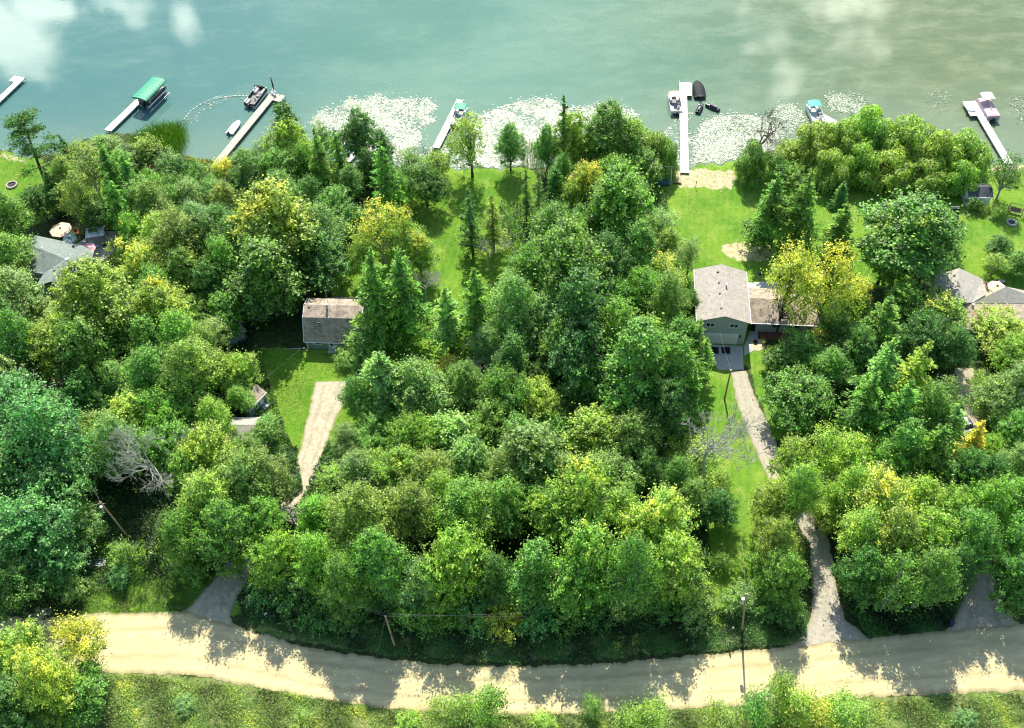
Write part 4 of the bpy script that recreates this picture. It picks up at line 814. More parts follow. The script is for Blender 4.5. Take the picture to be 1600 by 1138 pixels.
def jetski(pt, rz, label):
    p = un(*pt, WZ); b = empty('jet_ski', p, rz, label, 'jet ski', 'jet skis by the long white dock'); n = 10; m = MB(); V = []
    for i in range(n+1):
        t = i/n; x = -1.5+3*t; w_ = .55*(1 if t < .45 else max(.04, math.cos((t-.45)*1.7*1.68/1.0*.55*1.05)**.8)); V += [(x, -w_*.6, -.05), (x, -w_, .35+.1*t), (x, -w_*.45, .55+.12*math.sin(t*3)), (x, w_*.45, .55+.12*math.sin(t*3)), (x, w_, .35+.1*t), (x, w_*.6, -.05)]
    m.add(V, [(i*6+a, i*6+6+a, i*6+7+a, i*6+1+a) for i in range(n) for a in range(5)]+[(5, 4, 3, 2, 1, 0)], True); m.build('hull', mat('jet_black', (.03, .032, .04), .25, .1, 2.0), b)
    MB().box((-.45, 0, .78), (1.2, .36, .24)).build('seat', mat('grey_seat', (.14, .15, .17), .6), b, bevel=.06); MB().box((.35, 0, .85), (.5, .4, .35), taper=.6).build('cowl', BLK, b, bevel=.05); MB().tube([(.2, -.42, 1.05), (.3, 0, 1.08), (.2, .42, 1.05)], .035, 6).build('handlebar', ALU, b); return b
jetski((1093, 172), heading((1090, 179), (1096, 166)), 'black jet ski nearer the long white dock'); jetski((1113, 170), heading((1122, 174), (1104, 166)), 'black jet ski farther right of the long white dock, turned toward the left')
kb = un(1352, 270, 0); kk = hull((1352, 270), R(75), 'pale blue kayak lying on the bank beneath the willows', 3.8, .8, mat('pale_blue_plastic', (.35, .55, .68), .4), mat('pale_blue_plastic', (.35, .55, .68)), 'kayak', False, .32, .1); kk.location.z = .12
# floating boom
pts = [un(x, y, WZ+.03) for x, y in ((287, 188), (296, 176), (310, 165), (330, 156), (350, 152), (372, 150), (388, 150))]; o = pts[0]; e = empty('floating_boom', o, 0, 'thin curved floating line on the water between reeds and pontoon boat', 'floating line'); MB().tube([p-o for p in pts], .07, 6).build('rope', mat('boom_line', (.30, .36, .30), .7), e); tag(e)
m = MB()
for i in range(len(pts)-1):
    for j in range(3): q = pts[i].lerp(pts[i+1], (j+.5)/3)-o; m.cyl((q.x, q.y, -.03), .1, .12, 8)
m.build('floats', WHITE, e)

# play structure, beach things
p = un(1036, 283); e = empty('swing_set', p, 0, 'white-framed swing set with a teal slide seat at the beach left end', 'swing set')
for x in (-1.3, 1.3): MB().tube([(x, -1.1, 0), (x, 0, 3.3), (x, 1.1, 0)], .05, 6).build('frame', WHITE, e)
MB().tube([(-1.5, 0, 3.3), (1.5, 0, 3.3)], .05, 6).build('top_bar', WHITE, e); TQ = mat('teal_plastic', (.02, .25, .27), .4)
MB().box((-.2, -.9, .5), (2.6, 1.5, .5), taper=.85).build('slide_base', mat('dark_teal_tarp', (.01, .085, .085), .6), e, bevel=.05); MB().box((-.4, .1, 1.4), (.7, .5, 1.3), tilt=.3, taper=.6).build('slide', TQ, e, bevel=.05)
p = un(1087, 293); e = empty('torch_post', p, 0, 'short dark post standing at the lawn edge of the sandy beach', 'post'); MB().tube([(0, 0, 0), (0, 0, 1.2)], .05, 6).build('pole', DARK, e); MB().tube([(0, 0, 1.15), (0, 0, 1.45)], [.11, .06], 8).build('head', DARK, e)
p = un(1057, 287); e = empty('driftwood_log', p, R(-15), 'brown driftwood log lying on the sand left of the dark post', 'log'); MB().tube([(-.9, 0, .15), (.2, .1, .22), (.9, 0, .15)], [.12, .2, .14], 8).build('trunk', WOOD, e); MB().tube([(.1, .05, .2), (.4, .5, .3)], [.08, .03], 6).build('branch', WOOD, e)
p = un(1491, 331); e = empty('garden_bench', p, 0, 'dark bench with a pale top rail in the shade left of the white shed', 'bench'); MB().box((0, 0, .42), (1.7, .5, .08)).build('seat', DARK, e); MB().box((0, .28, .75), (1.7, .08, .5)).build('backrest', mat('pale_grey_wood', (.5, .5, .48)), e)
for x in (-.7, .7): MB().box((x, 0, .2), (.08, .5, .4)).build('leg', DARK, e)
p = un(1585, 333); e = empty('garden_swing', p, R(-25), 'brown wooden garden swing on the lawn right of the white shed', 'swing'); 
for x in (-1.15, 1.15): MB().tube([(x, -.8, 0), (x, 0, 2.0), (x, .8, 0)], .06, 5).build('frame', WOOD, e)
MB().tube([(-1.3, 0, 2), (1.3, 0, 2)], .06, 5).build('top_bar', WOOD, e); MB().box((0, -.1, .5), (1.8, .55, .08)).build('seat', WOOD, e); MB().box((0, .2, .85), (1.8, .06, .6)).build('backrest', WOOD, e)
e = empty('driftwood_stump', un(1546, 343), .5, 'small bleached stump with a curled root on the lawn below the white shed', 'stump'); MB().tube([(0, 0, 0), (.1, 0, .45)], [.2, .14], 8).build('trunk', GREYBARK, e); MB().tube([(.1, 0, .15), (.6, -.3, .2), (.8, -.6, .03)], [.08, .06, .03], 5).build('root', GREYBARK, e)

# vehicle
def car(loc, rz, label, col):
    c = empty('parked_car', loc, rz, label, 'car'); pm = mat('car_paint', col, .25, .02, 1.0, coat=.6); prof = [(-2.25, .35), (-2.25, .85), (-2.1, .98), (-1.3, 1.02), (-.8, 1.45), (.55, 1.48), (1.15, 1.05), (2.0, .92), (2.25, .7), (2.25, .35)]
    m = MB(); V = []; k = len(prof)
    for y, s in ((-.9, 1), (.9, 1)): V += [(x, y*(1 if z < 1.06 else .80), z) for x, z in prof]
    m.add(V, [tuple(range(k)), tuple(range(2*k-1, k-1, -1))]+[(i, k+i, k+(i+1) % k, (i+1) % k) for i in range(k)]); m.build('body', pm, c, bevel=.06)
    MB().plate([(.62, -.66, 1.475), (1.12, -.78, 1.10), (1.12, .78, 1.10), (.62, .66, 1.475)], .02).build('windscreen', GLASS, c); MB().plate([(-.86, .66, 1.46), (-1.24, .78, 1.10), (-1.24, -.78, 1.10), (-.86, -.66, 1.46)], .02).build('rear_window', GLASS, c)
    for s in (-1, 1):
        MB().box((-.1, s*.80, 1.25), (1.35, .05, .28)).build('side_window', GLASS, c)
        for x in (-1.4, 1.4): w_ = MB().tube([(x, s*.75, .33), (x, s*.93, .33)], .33, 16).build('wheel', BLK, c); MB().tube([(x, s*.93, .33), (x, s*.945, .33)], .19, 10).build('rim', ALU, w_)
        MB().box((2.2, s*.62, .72), (.12, .35, .14)).build('headlight', GLASS, c)
    return c
car(un(1505, 668, 0), R(-78), 'white car parked on the tan gravel drive, half hidden by trees', (.80, .80, .80))

# posts, mailbox, barrel, platform
for i, (x, y, hh, red) in enumerate(((231, 856, .8, True), (238, 868, .6, False))):
    e = empty('marker_post', un(x, y), .4, ('white marker post with a red cap' if red else 'plain short white marker post')+' standing in the shaded grass left of the drive', 'post'); MB().cyl((0, 0, 0), .14, hh, 10).build('body', WHITE, e)
    MB().cyl((0, 0, hh), .16, .14, 10, .08).build('cap', RED if red else WHITE, e)
def mailbox(pt, label, rz=0):
    e = empty('mailbox', un(*pt), rz, label, 'mailbox'); MB().box((0, 0, .5), (.1, .1, 1.0)).build('post', WOOD, e)
    m = MB(); n = 8; V = [(x, math.cos(a)*.12, 1.1+max(-.08, math.sin(a)*.14)) for x in (-.28, .28) for a in np.linspace(0, 2*math.pi, n, endpoint=False)]
    m.add(V, [tuple(range(n)), tuple(range(2*n-1, n-1, -1))]+[(i, n+i, n+(i+1) % n, (i+1) % n) for i in range(n)]); m.build('box', DARK, e); MB().box((.2, .14, 1.2), (.06, .02, .2)).build('flag', RED, e); return e
mailbox((1139, 1014), 'dark mailbox on a post at the road edge left of the transformer pole', R(90))
e = empty('refuse_barrel', un(1485, 977), 0, 'dark blue barrel standing between the road and the right drive entrance', 'barrel'); MB().tube([(0, 0, 0), (0, 0, .4), (0, 0, .9)], [.33, .37, .33], 14).build('drum', mat('navy_plastic', (.02, .03, .07), .4), e); MB().cyl((0, 0, .9), .36, .05, 14).build('lid', mat('navy_plastic', (.02, .03, .07)), e)
e = empty('marker_ball', un(1145, 984), 0, 'small white round utility marker in the verge beside the transformer pole', 'marker'); MB().tube([(0, 0, 0), (0, 0, .55)], .03, 6).build('post', WHITE, e); MB().dome((0, 0, .55), .14, .14, .14).dome((0, 0, .55), .14, .14, -.14).build('ball', WHITE, e)
e = empty('wire_bench', un(152, 882), R(4), 'grey slatted picnic bench in the sunlit grass strip at lower left', 'bench'); m = MB()
for i in range(4): m.box((0, -.45+.3*i, .45), (2.6, .12, .06))
m.build('slats', GALV, e)
for x in (-1.1, 1.1): MB().tube([(x, -.5, 0), (x, 0, .44), (x, .5, 0)], .035, 5).build('leg', GALV, e)
e = empty('lawn_sign', un(416, 962), .6, 'small pale sign leaning in the shaded verge right of the left drive', 'sign'); MB().box((0, 0, .45), (.45, .03, .5)).build('panel', WHITE, e); MB().box((0, .02, .15), (.04, .03, .3)).build('stake', DARK, e)

# ------------------------------------------------------------------ power line
def pole(base, top, label, trans=False, cross=0, hband=None, m=WOOD, lean=True):
    B = un(*base); T_h = top; e = empty('utility_pole', B, 0, label, 'utility pole'); t = T_h
    MB().tube([(0, 0, -.1), t], [.15, .10], 9).build('pole', mat('pole_wood', (.36, .25, .15), .85, .2, 3.0), e); t = Vector(t)
    if trans:
        q = t*.86; MB().cyl((q.x-.35, q.y-.05, q.z-.45), .22, .75, 12).build('transformer', GALV, e); MB().tube([(q.x-.3, q.y, q.z+.3), (t.x-.15, t.y, t.z-.1)], .02, 4).build('lead_wire', DARK, e)
        MB().box((t.x, t.y, t.z-.35), (.9, .09, .09)).build('crossarm', WOOD, e)
    for s in (-.12, .12): MB().cyl((t.x+s, t.y, t.z-.02), .045, .16, 8).build('insulator', GALV, e)
    if hband: q = t*hband; MB().cyl((q.x, q.y, q.z), .16, .22, 10).build('dark_band', DARK, e)
    return e, B+t
def htop(base, top):      # height of a pole whose top shows at pixel `top` above ground point `base`
    B = un(*base); lo, hi = 0, 30
    y = B.y; v = _f*CF + _r*(top[0]-800) + _d*(top[1]-569); t = y/v[1]; return CH+v[2]*t, v[0]*t-B.x
zt, dx = htop((617, 1010), (602, 963)); _, T1 = pole((617, 1010), (dx, 0, zt), 'bare tan utility pole with a dark band beside the road below the dense wood', hband=.42)
zt, dx = htop((1159, 987), (1166, 928)); _, T2 = pole((1159, 987), (dx, 0, zt), 'utility pole with a grey transformer beside the grass track right of the wood', True)
zt, dx = htop((201, 840), (157, 785)); _, T3 = pole((201, 840), (dx, 0, zt), 'leaning utility pole with a blue-grey transformer at the lower left', True)
zt, dx = htop((1132, 624), (1142, 579)); _, T4 = pole((1132, 624), (dx, 0, zt), 'slim dark utility pole on the grass left of the gravel driveway head')
def wire(a, b_, sag, label, r=.013, col=(.20, .20, .19)):
    n = 18; P = [a.lerp(b_, i/n)-Vector((0, 0, sag*4*(i/n)*(1-i/n)))-a for i in range(n+1)]; e = MB().tube(P, r, 4).build('overhead_wire', mat('wire_%d' % int(col[0]*100), col, .5), None, a); tag(e, label, 'wire', 'overhead power and phone wires')
Lw = un(-60, 985, 6.0); O = Vector((0, .45, -.25))
wire(T3, Lw, .4, 'upper of two thin wires running from the left transformer pole to the lower left corner'); wire(T3+O*.9, Lw+O*1.2, .4, 'lower of two thin wires running from the left transformer pole to the lower left corner')
wire(T1, un(300, 852, 5.5), .5, 'upper wire running up left from the tan roadside pole over the drive'); wire(T1-O*-1, un(300, 860, 5.2), .5, 'lower wire running up left from the tan roadside pole over the drive')
wire(T1, un(835, 957, 6.0), .25, 'upper thin wire running right from the tan roadside pole into the wood'); wire(T1+O, un(835, 963, 5.7), .25, 'lower thin wire running right from the tan roadside pole into the wood')
wire(T1-Vector((0, 0, .3)), un(578, 1068, .1), .0, 'guy wire slanting down left from the tan roadside pole across the road edge', .018)
wire(T2, T4, .8, 'long service wire following the grass track from the transformer pole to the driveway pole')
wire(T3, un(92, 665, 7.0), .3, 'paired wire running up left from the left transformer pole between the big trees'); 
wire(T4, un(1120, 500, 4.6), .3, 'short service wire from the driveway pole up to the sage house gable')
wire(un(412, 592, 2.6), un(470, 545, 2.6), .15, 'thin clothes line from the blue-grey shed to the cottage corner', .015)
for (b0, t0, lab) in (((601, 932), (590, 893), 'pale broken dead trunk, the upper left of two above the tan pole'), ((619, 956), (606, 919), 'pale broken dead trunk, the lower right of two just above the tan pole')):
    zt, dx = htop(b0, t0); B = un(*b0); e = empty('broken_trunk', B, 0, lab, 'dead trunk'); MB().tube([(0, 0, 0), (dx*.5, 0, zt*.5), (dx, 0, zt)], [.22, .18, .12], 8).build('trunk', GREYBARK, e); MB().tube([(dx*.8, 0, zt*.8), (dx*.8+.6, .2, zt*.85)], [.05, .02], 5).build('branch_stub', GREYBARK, e)
# ------------------------------------------------------------------ trees
COLS = {'dg': ((.085, .215, .042), 'dark green'), 'mg': ((.140, .305, .052), 'mid green'), 'bg': ((.185, .370, .050), 'bright green'), 'yg': ((.255, .400, .068), 'yellow-green'), 'ol': ((.215, .335, .070), 'olive green'),
        'gg': ((.195, .33, .105), 'grey-green'), 'bl': ((.120, .300, .092), 'blue-green'), 'ye': ((.31, .41, .055), 'yellow'), 'lg': ((.205, .39, .105), 'pale green'), 'x': ((.3, .3, .3), 'grey')}
KIND = {'M': (('maple_a', 'maple_b', 'maple_c'), 'broadleaf_tree', 'broadleaf tree'), 'Q': (('star_a', 'maple_c'), 'broadleaf_tree', 'dense-crowned tree'), 'L': (('tall_a', 'tall_b'), 'broadleaf_tree', 'tall broadleaf tree'), 'A': (('airy_a', 'airy_b'), 'broadleaf_tree', 'thin airy tree'),
        'F': (('fine_a', 'fine_b'), 'broadleaf_tree', 'fine-leaved tree'), 'T': (('larch_a', 'larch_b'), 'conifer_tree', 'feathery conifer'), 't': (('larch_thin',), 'conifer_tree', 'thin bare-stemmed conifer'), 'S': (('spruce_a',), 'spruce_tree', 'dense spruce'), 'C': (('cedar_a',), 'conifer_tree', 'narrow columnar evergreen'),
        'G': (('sparse_a',), 'conifer_tree', 'sparse ragged conifer'), 'P': (('pine_a',), 'pine_tree', 'layered pine'), 'W': (('willow_a', 'willow_b'), 'willow_tree', 'drooping willow'), 'D': (('dead_a', 'dead_b'), 'dead_tree', 'bare dead tree'), 'K': (('dead_dark',), 'dead_tree', 'dark leafless tree'),
        'Y': (('twiggy',), 'dead_shrub', 'grey leafless twiggy shrub'), 'U': (('shrub_a', 'shrub_b', 'shrub_c'), 'shrub', 'leafy shrub'), 'V': (('sapling_a',), 'sapling', 'thin sapling')}
ORD = ['first', 'second', 'third', 'fourth', 'fifth', 'sixth', 'seventh', 'eighth', 'ninth', 'tenth']
USED = {}; TREES = []; kc = {}
def trunk_proto(key):
    me, tm, D, Hh, zc = PROTO[key]; return D, Hh, zc
def plant(x, y, wpx, kind, col, aut, label, group, hs=1.0, var=None):
    if kind in 'MLFQA' and .65 < hs <= 1.25: hs *= random.uniform(1.02, 1.34)
    keys, name, noun = KIND[kind]; kc[kind] = kc.get(kind, 0)+1
    key = keys[(kc[kind]*7+int(x)) % len(keys)] if var is None else keys[var % len(keys)]
    me, tm, D, Hh, zc = PROTO[key]
    dia = wpx/pxm(x, y, 5.0)*1.06
    sx = dia/D; sz = (min(1.35, max(.45, .45*sx+.55)) if kind not in 'UVY' else sx)*hs
    if kind == 'T': sx *= 1.12
    if kind in 'Tt': sz = min(1.2, max(.7, .5*sx+.55))*hs
    p = un(x, y, zc*sz); p.z = 0
    lim = float(shore(p.x))-.6
    if p.y > lim: p.y = lim
    t = empty(name, p, random.uniform(0, 6.283), label, 'shrub' if kind in 'UY' else 'tree', group)
    c = COLS[col][0]; j = random.uniform(.88, 1.14); h_ = random.uniform(-.06, .06)
    first = key not in USED
    tr = bpy.data.objects.new('trunk', tm); COL.objects.link(tr); tr.parent = t; an = random.uniform(.88, 1.13); tr.scale = (sx*an, sx/an, sz*random.uniform(.92, 1.1))
    if PROTO[key][0].name.startswith('branches'):
        cr = bpy.data.objects.new('branches', me)
    else: cr = bpy.data.objects.new('crown', me)
    COL.objects.link(cr); cr.parent = t; cr.scale = tr.scale; cr.color = (c[0]*j*(1+h_*2), c[1]*j, c[2]*j*(1-h_), 1); cr['autumn'] = float(aut)*.86
    TREES.append((p.x, p.y, dia/2)); return t
def rows(phrase, group, L, side='left'):
    L = sorted(L, key=lambda q: q[0]); n = len(L)
    for i, q in enumerate(L):
        x, y, wp, kind, col, aut = q[:6]; hs = q[6] if len(q) > 6 else 1.0; var = q[7] if len(q) > 7 else None
        noun = KIND[kind][2]; cn = COLS[col][1]
        if kind in 'DKY': adj = ''
        elif aut >= .6: adj = 'golden yellow'
        elif aut >= .25: adj = cn+' yellow-tipped'
        else: adj = cn
        pos = ('only' if n == 1 else 'leftmost' if i == 0 else 'rightmost' if i == n-1 else ORD[i]+' from left')
        plant(x, y, wp, kind, col, aut, ' '.join((adj+' '+noun+', '+pos+' '+phrase).split()), group, hs, var)

G1 = 'trees on the left shore'
rows("at the far left shore", G1, [(50, 228, 78, 'P', 'dg', 0), (104, 238, 24, 'S', 'dg', 0), (126, 240, 50, 'F', 'ol', 0, .6), (160, 230, 60, 'F', 'mg', 0, .42), (205, 240, 56, 'M', 'dg', 0, .45), (238, 240, 40, 'Q', 'dg', 0, .45)])
rows("in the left shore second row", G1, [(100, 275, 50, 'F', 'ol', .3, .8), (138, 262, 72, 'A', 'ol', .2), (175, 275, 56, 'T', 'mg', 0), (205, 285, 60, 'T', 'mg', 0, .9), (190, 250, 40, 'M', 'bg', 0, .6)])
rows("right of the left lawn", G1, [(15, 345, 66, 'F', 'mg', 0, .8), (62, 318, 64, 'M', 'dg', 0, .8), (85, 300, 40, 'S', 'dg', 0), (128, 308, 60, 'A', 'ol', .25, .9), (152, 330, 56, 'M', 'dg', 0, .8), (185, 322, 50, 'T', 'mg', 0)])
rows("in the trees below the terrace", G1, [(215, 315, 56, 'A', 'gg', 0, .8), (240, 318, 60, 'F', 'ol', 0, .8), (270, 318, 60, 'M', 'mg', 0, .8), (300, 312, 60, 'F', 'gg', 0, .8), (330, 305, 60, 'M', 'mg', 0, .8), (352, 318, 60, 'F', 'ol', .2, .8), (310, 348, 70, 'F', 'gg', 0, .8), (268, 352, 60, 'Q', 'mg', 0, .7), (345, 352, 62, 'M', 'dg', 0, .8)])
G2 = 'shrubs along the left shore'
rows("beside the waterside terrace", G2, [(228, 232, 40, 'U', 'ye', .35), (262, 258, 42, 'U', 'gg', 0), (285, 264, 36, 'U', 'dg', 0), (305, 270, 34, 'U', 'mg', 0), (330, 268, 32, 'U', 'ol', 0), (352, 266, 34, 'U', 'ye', .6), (372, 258, 34, 'U', 'mg', 0)])
rows("on the grass below the terrace", G2, [(233, 285, 34, 'U', 'bg', 0), (268, 288, 36, 'U', 'dg', 0), (295, 290, 34, 'U', 'lg', 0), (330, 288, 34, 'U', 'mg', 0)])
G3 = 'shore trees between the grey dock and the white dock'
rows("on shore right of grey dock", G3, [(384, 252, 44, 'F', 'mg', 0, .55), (414, 238, 58, 'A', 'mg', 0, .64), (450, 196, 52, 'L', 'dg', 0, .95), (455, 236, 74, 'M', 'yg', .12), (505, 212, 44, 'A', 'mg', 0, .9), (530, 250, 40, 'T', 'mg', 0), (562, 212, 60, 'M', 'dg', .12), (596, 232, 44, 'F', 'dg', 0, .9), (640, 262, 50, 'A', 'gg', 0, .8), (682, 258, 52, 'M', 'yg', 0, .7)])
rows("alone on the shore grass", G3, [(735, 222, 72, 'A', 'yg', .25, .95), (797, 224, 48, 'F', 'mg', 0, .95)])
rows("in the left-centre second lake row", G3, [(392, 285, 62, 'M', 'dg', 0, .9), (432, 275, 70, 'M', 'mg', 0), (478, 262, 60, 'M', 'mg', 0), (500, 255, 50, 'T', 'mg', 0, 1.1), (545, 290, 50, 'F', 'mg', 0, .8), (602, 285, 62, 'T', 'mg', 0, 1.15), (575, 262, 44, 'M', 'dg', 0, .8), (665, 292, 66, 'M', 'dg', 0, .9), (625, 300, 44, 'F', 'mg', 0, .8)])
rows("in the left-centre third lake row", G3, [(400, 322, 62, 'M', 'dg', 0), (445, 312, 62, 'F', 'gg', 0), (485, 312, 60, 'M', 'dg', 0), (522, 330, 70, 'M', 'mg', 0, .9), (550, 352, 60, 'M', 'dg', 0, .8), (465, 345, 60, 'F', 'mg', 0)])
G4 = 'trees around the gambrel cottage'
rows("up-left of the gambrel cottage", G4, [(372, 372, 72, 'F', 'mg', 0), (425, 365, 110, 'L', 'yg', .36), (350, 415, 74, 'M', 'mg', 0), (505, 365, 74, 'F', 'gg', 0, .9), (500, 405, 92, 'M', 'dg', 0), (415, 430, 108, 'L', 'mg', 0), (455, 395, 60, 'F', 'mg', 0), (395, 470, 74, 'M', 'dg', 0, .9), (445, 455, 60, 'M', 'dg', 0, .9)])
rows("in the golden clump above cottage", G4, [(592, 352, 78, 'A', 'ye', .62, 1.1), (632, 360, 56, 'A', 'yg', .5, 1.15), (655, 395, 62, 'F', 'yg', .42, .9), (570, 400, 52, 'A', 'yg', .3, .8)])
rows("right of the gambrel cottage", G4, [(590, 468, 92, 'T', 'mg', 0, 1.25, 0), (632, 472, 88, 'T', 'mg', 0, 1.25, 0)])
rows("before the cottage's right corner", G4, [(570, 530, 66, 'Q', 'lg', 0, .65), (545, 565, 40, 'U', 'lg', 0)])
G5 = 'conifers in the centre clearing'
rows("in the open centre clearing", G5, [(700, 500, 66, 'T', 'lg', 0, 1.0, 1), (745, 482, 66, 'T', 'mg', 0, 1.1, 1), (665, 450, 44, 'D', 'x', 0, .8), (735, 352, 58, 'G', 'dg', 0, 1.0), (770, 345, 52, 'G', 'ol', 0, 1.0), (765, 395, 60, 'D', 'x', 0, .85), (800, 455, 60, 'F', 'lg', 0, .8)])
rows("on the central lakeside grass strip", G5, [(822, 305, 26, 't', 'dg', 0), (841, 300, 22, 't', 'gg', 0), (868, 300, 30, 'C', 'dg', 0, 1.2)])
G6 = 'shore trees left of the long white dock'
rows("on shore left of long dock", G6, [(855, 232, 44, 'F', 'mg', 0, .9), (880, 215, 36, 't', 'dg', 0, 1.2), (895, 220, 62, 'M', 'yg', 0, .95), (948, 210, 66, 'L', 'mg', .12, .85), (985, 212, 62, 'M', 'yg', .15, .9), (1022, 205, 64, 'W', 'yg', 0), (1036, 240, 50, 'W', 'mg', 0), (920, 240, 60, 'M', 'mg', .1, .8), (960, 248, 66, 'M', 'yg', .18, .8)])
rows("in second row left of long dock", G6, [(880, 272, 46, 'F', 'mg', 0, .9), (918, 292, 66, 'M', 'ye', .5, .8), (955, 280, 60, 'M', 'mg', 0, .8), (1005, 262, 62, 'M', 'mg', .1, .8), (895, 305, 50, 'A', 'yg', .3, .8)])
G7 = 'trees of the central wood'
rows("in central wood, top row", G7, [(868, 365, 84, 'F', 'mg', 0, 1.1), (925, 355, 76, 'M', 'mg', .1), (975, 325, 92, 'L', 'bg', 0, 1.0), (1030, 355, 62, 'A', 'gg', 0, .8), (1040, 385, 56, 'F', 'yg', .15, .7)])
rows("in central wood, second row", G7, [(838, 425, 82, 'M', 'mg', 0), (892, 432, 104, 'L', 'mg', 0, 1.15), (945, 415, 84, 'F', 'dg', 0), (985, 380, 70, 'L', 'mg', 0), (1040, 425, 66, 'A', 'yg', .45, .8), (1078, 400, 50, 'A', 'gg', 0, .75), (958, 390, 50, 'D', 'x', 0, .9)])
rows("in central wood, third row", G7, [(805, 490, 84, 'F', 'lg', 0, .95), (850, 505, 84, 'M', 'gg', 0), (905, 505, 94, 'L', 'dg', 0, 1.1), (955, 475, 84, 'M', 'mg', .1), (1005, 455, 74, 'M', 'mg', 0), (1045, 478, 70, 'F', 'ol', .15, .9), (1078, 478, 44, 'M', 'dg', 0, .8)])
rows("in central wood, fourth row", G7, [(760, 545, 60, 'F', 'gg', 0, .8), (800, 560, 58, 'L', 'dg', .12, .9), (850, 585, 54, 'M', 'dg', 0, .8), (905, 560, 92, 'L', 'dg', 0), (965, 530, 92, 'M', 'mg', 0, 1.1), (1020, 530, 74, 'M', 'yg', .25, .9), (1068, 530, 54, 'L', 'mg', 0, .85), (1088, 540, 42, 'T', 'lg', 0, .95), (880, 535, 60, 'L', 'mg', 0)])
rows("in the belt right of parking strip", G7, [(600, 600, 108, 'T', 'lg', 0, 1.05, 0), (655, 605, 92, 'F', 'lg', 0, .95), (645, 640, 62, 'S', 'gg', 0, 1.1), (700, 572, 40, 'A', 'ye', .9, .6), (725, 605, 76, 'F', 'mg', 0, .85), (790, 620, 84, 'M', 'mg', 0, .9), (758, 585, 50, 'D', 'x', 0, .6), (560, 625, 60, 'F', 'mg', 0, .8)])
rows("in central wood, fifth row", G7, [(845, 632, 84, 'Q', 'yg', .1, .9), (890, 625, 60, 'M', 'dg', 0, .8), (935, 600, 84, 'M', 'mg', 0), (1000, 585, 110, 'L', 'mg', 0, 1.05), (1055, 590, 76, 'L', 'mg', 0), (965, 640, 60, 'F', 'lg', 0, .8)])
rows("in central wood, sixth row", G7, [(545, 690, 60, 'F', 'gg', 0, .7), (590, 680, 84, 'Q', 'mg', 0, .85), (645, 690, 84, 'Q', 'bg', 0, .85), (705, 680, 96, 'Q', 'lg', 0, .9), (765, 668, 84, 'Q', 'mg', 0, .9), (815, 690, 74, 'M', 'mg', 0, .85), (925, 672, 96, 'Q', 'yg', .1, .95), (985, 690, 88, 'M', 'ol', 0, .9), (870, 670, 66, 'M', 'mg', 0, .85), (1045, 650, 66, 'L', 'dg', 0, .9)])
rows("in central wood, seventh row", G7, [(530, 750, 72, 'Q', 'bg', 0, .64), (565, 738, 74, 'F', 'gg', 0, .8), (620, 735, 92, 'Q', 'yg', .22, .9), (675, 748, 84, 'F', 'ol', .1, .9), (730, 725, 84, 'Q', 'lg', 0, .9), (835, 720, 116, 'Q', 'gg', .2, 1.0), (890, 745, 84, 'F', 'gg', 0, .9), (955, 745, 92, 'M', 'gg', 0, .9), (785, 745, 70, 'F', 'ol', 0, .9), (1010, 735, 62, 'M', 'dg', 0, .8)])
plant(1088, 712, 100, 'A', 'yg', .1, 'half-dead tree with grey bare twigs over yellow-green leaves left of the grass track', G7, .62)
plant(1104, 690, 96, 'D', 'x', 0, 'grey leafless crown rising through the yellow-green tree left of the grass track', G7, 1.6, 0)
rows("in central wood, eighth row", G7, [(500, 810, 74, 'Q', 'bg', .1, .9), (560, 820, 116, 'F', 'ol', .1, 1.05), (640, 800, 90, 'F', 'ol', 0, 1.0), (725, 800, 112, 'F', 'bg', .1, 1.15), (790, 790, 84, 'M', 'mg', 0), (690, 775, 74, 'F', 'yg', 0, .9), (905, 800, 124, 'M', 'bg', .32, 1.1), (1030, 820, 112, 'M', 'yg', .4, 1.0), (850, 800, 74, 'M', 'mg', 0), (970, 800, 74, 'Q', 'lg', .15, .9)])
rows("left of the grass track", G7, [(1080, 778, 62, 'F', 'mg', 0, .7), (1122, 795, 62, 'M', 'dg', 0, .65), (1122, 752, 34, 'U', 'ol', .2), (1060, 745, 60, 'F', 'mg', 0, .8)])
rows("in central wood, front row", G7, [(500, 880, 82, 'M', 'bg', .05, 1.25), (538, 915, 84, 'F', 'mg', 0, 1.05), (592, 895, 74, 'L', 'mg', 0, 1.0), (655, 905, 70, 'A', 'gg', 0, 1.0), (705, 880, 112, 'M', 'bg', 0, 1.2), (775, 905, 66, 'F', 'dg', 0, 1.0), (838, 900, 84, 'L', 'mg', 0, 1.05), (915, 885, 122, 'M', 'bg', .2, 1.25), (985, 905, 84, 'F', 'mg', .1, 1.25), (1045, 885, 100, 'M', 'yg', .15, 1.15)])
rows("at the central wood's front", G7, [(650, 905, 50, 'D', 'x', 0, .5), (888, 900, 44, 'D', 'x', 0, .5), (1070, 880, 44, 'D', 'x', 0, .55)])
rows("in the shaded roadside underwood", 'shrubs of the roadside underwood', [(495, 950, 74, 'U', 'dg', 0), (545, 955, 74, 'U', 'dg', 0), (640, 955, 74, 'U', 'mg', 0), (690, 960, 74, 'U', 'bg', 0), (740, 955, 74, 'U', 'bl', 0), (790, 960, 74, 'U', 'ye', .3), (840, 950, 80, 'U', 'bl', 0), (890, 955, 74, 'U', 'mg', 0), (940, 950, 74, 'U', 'dg', .1), (1085, 950, 54, 'U', 'gg', 0)])
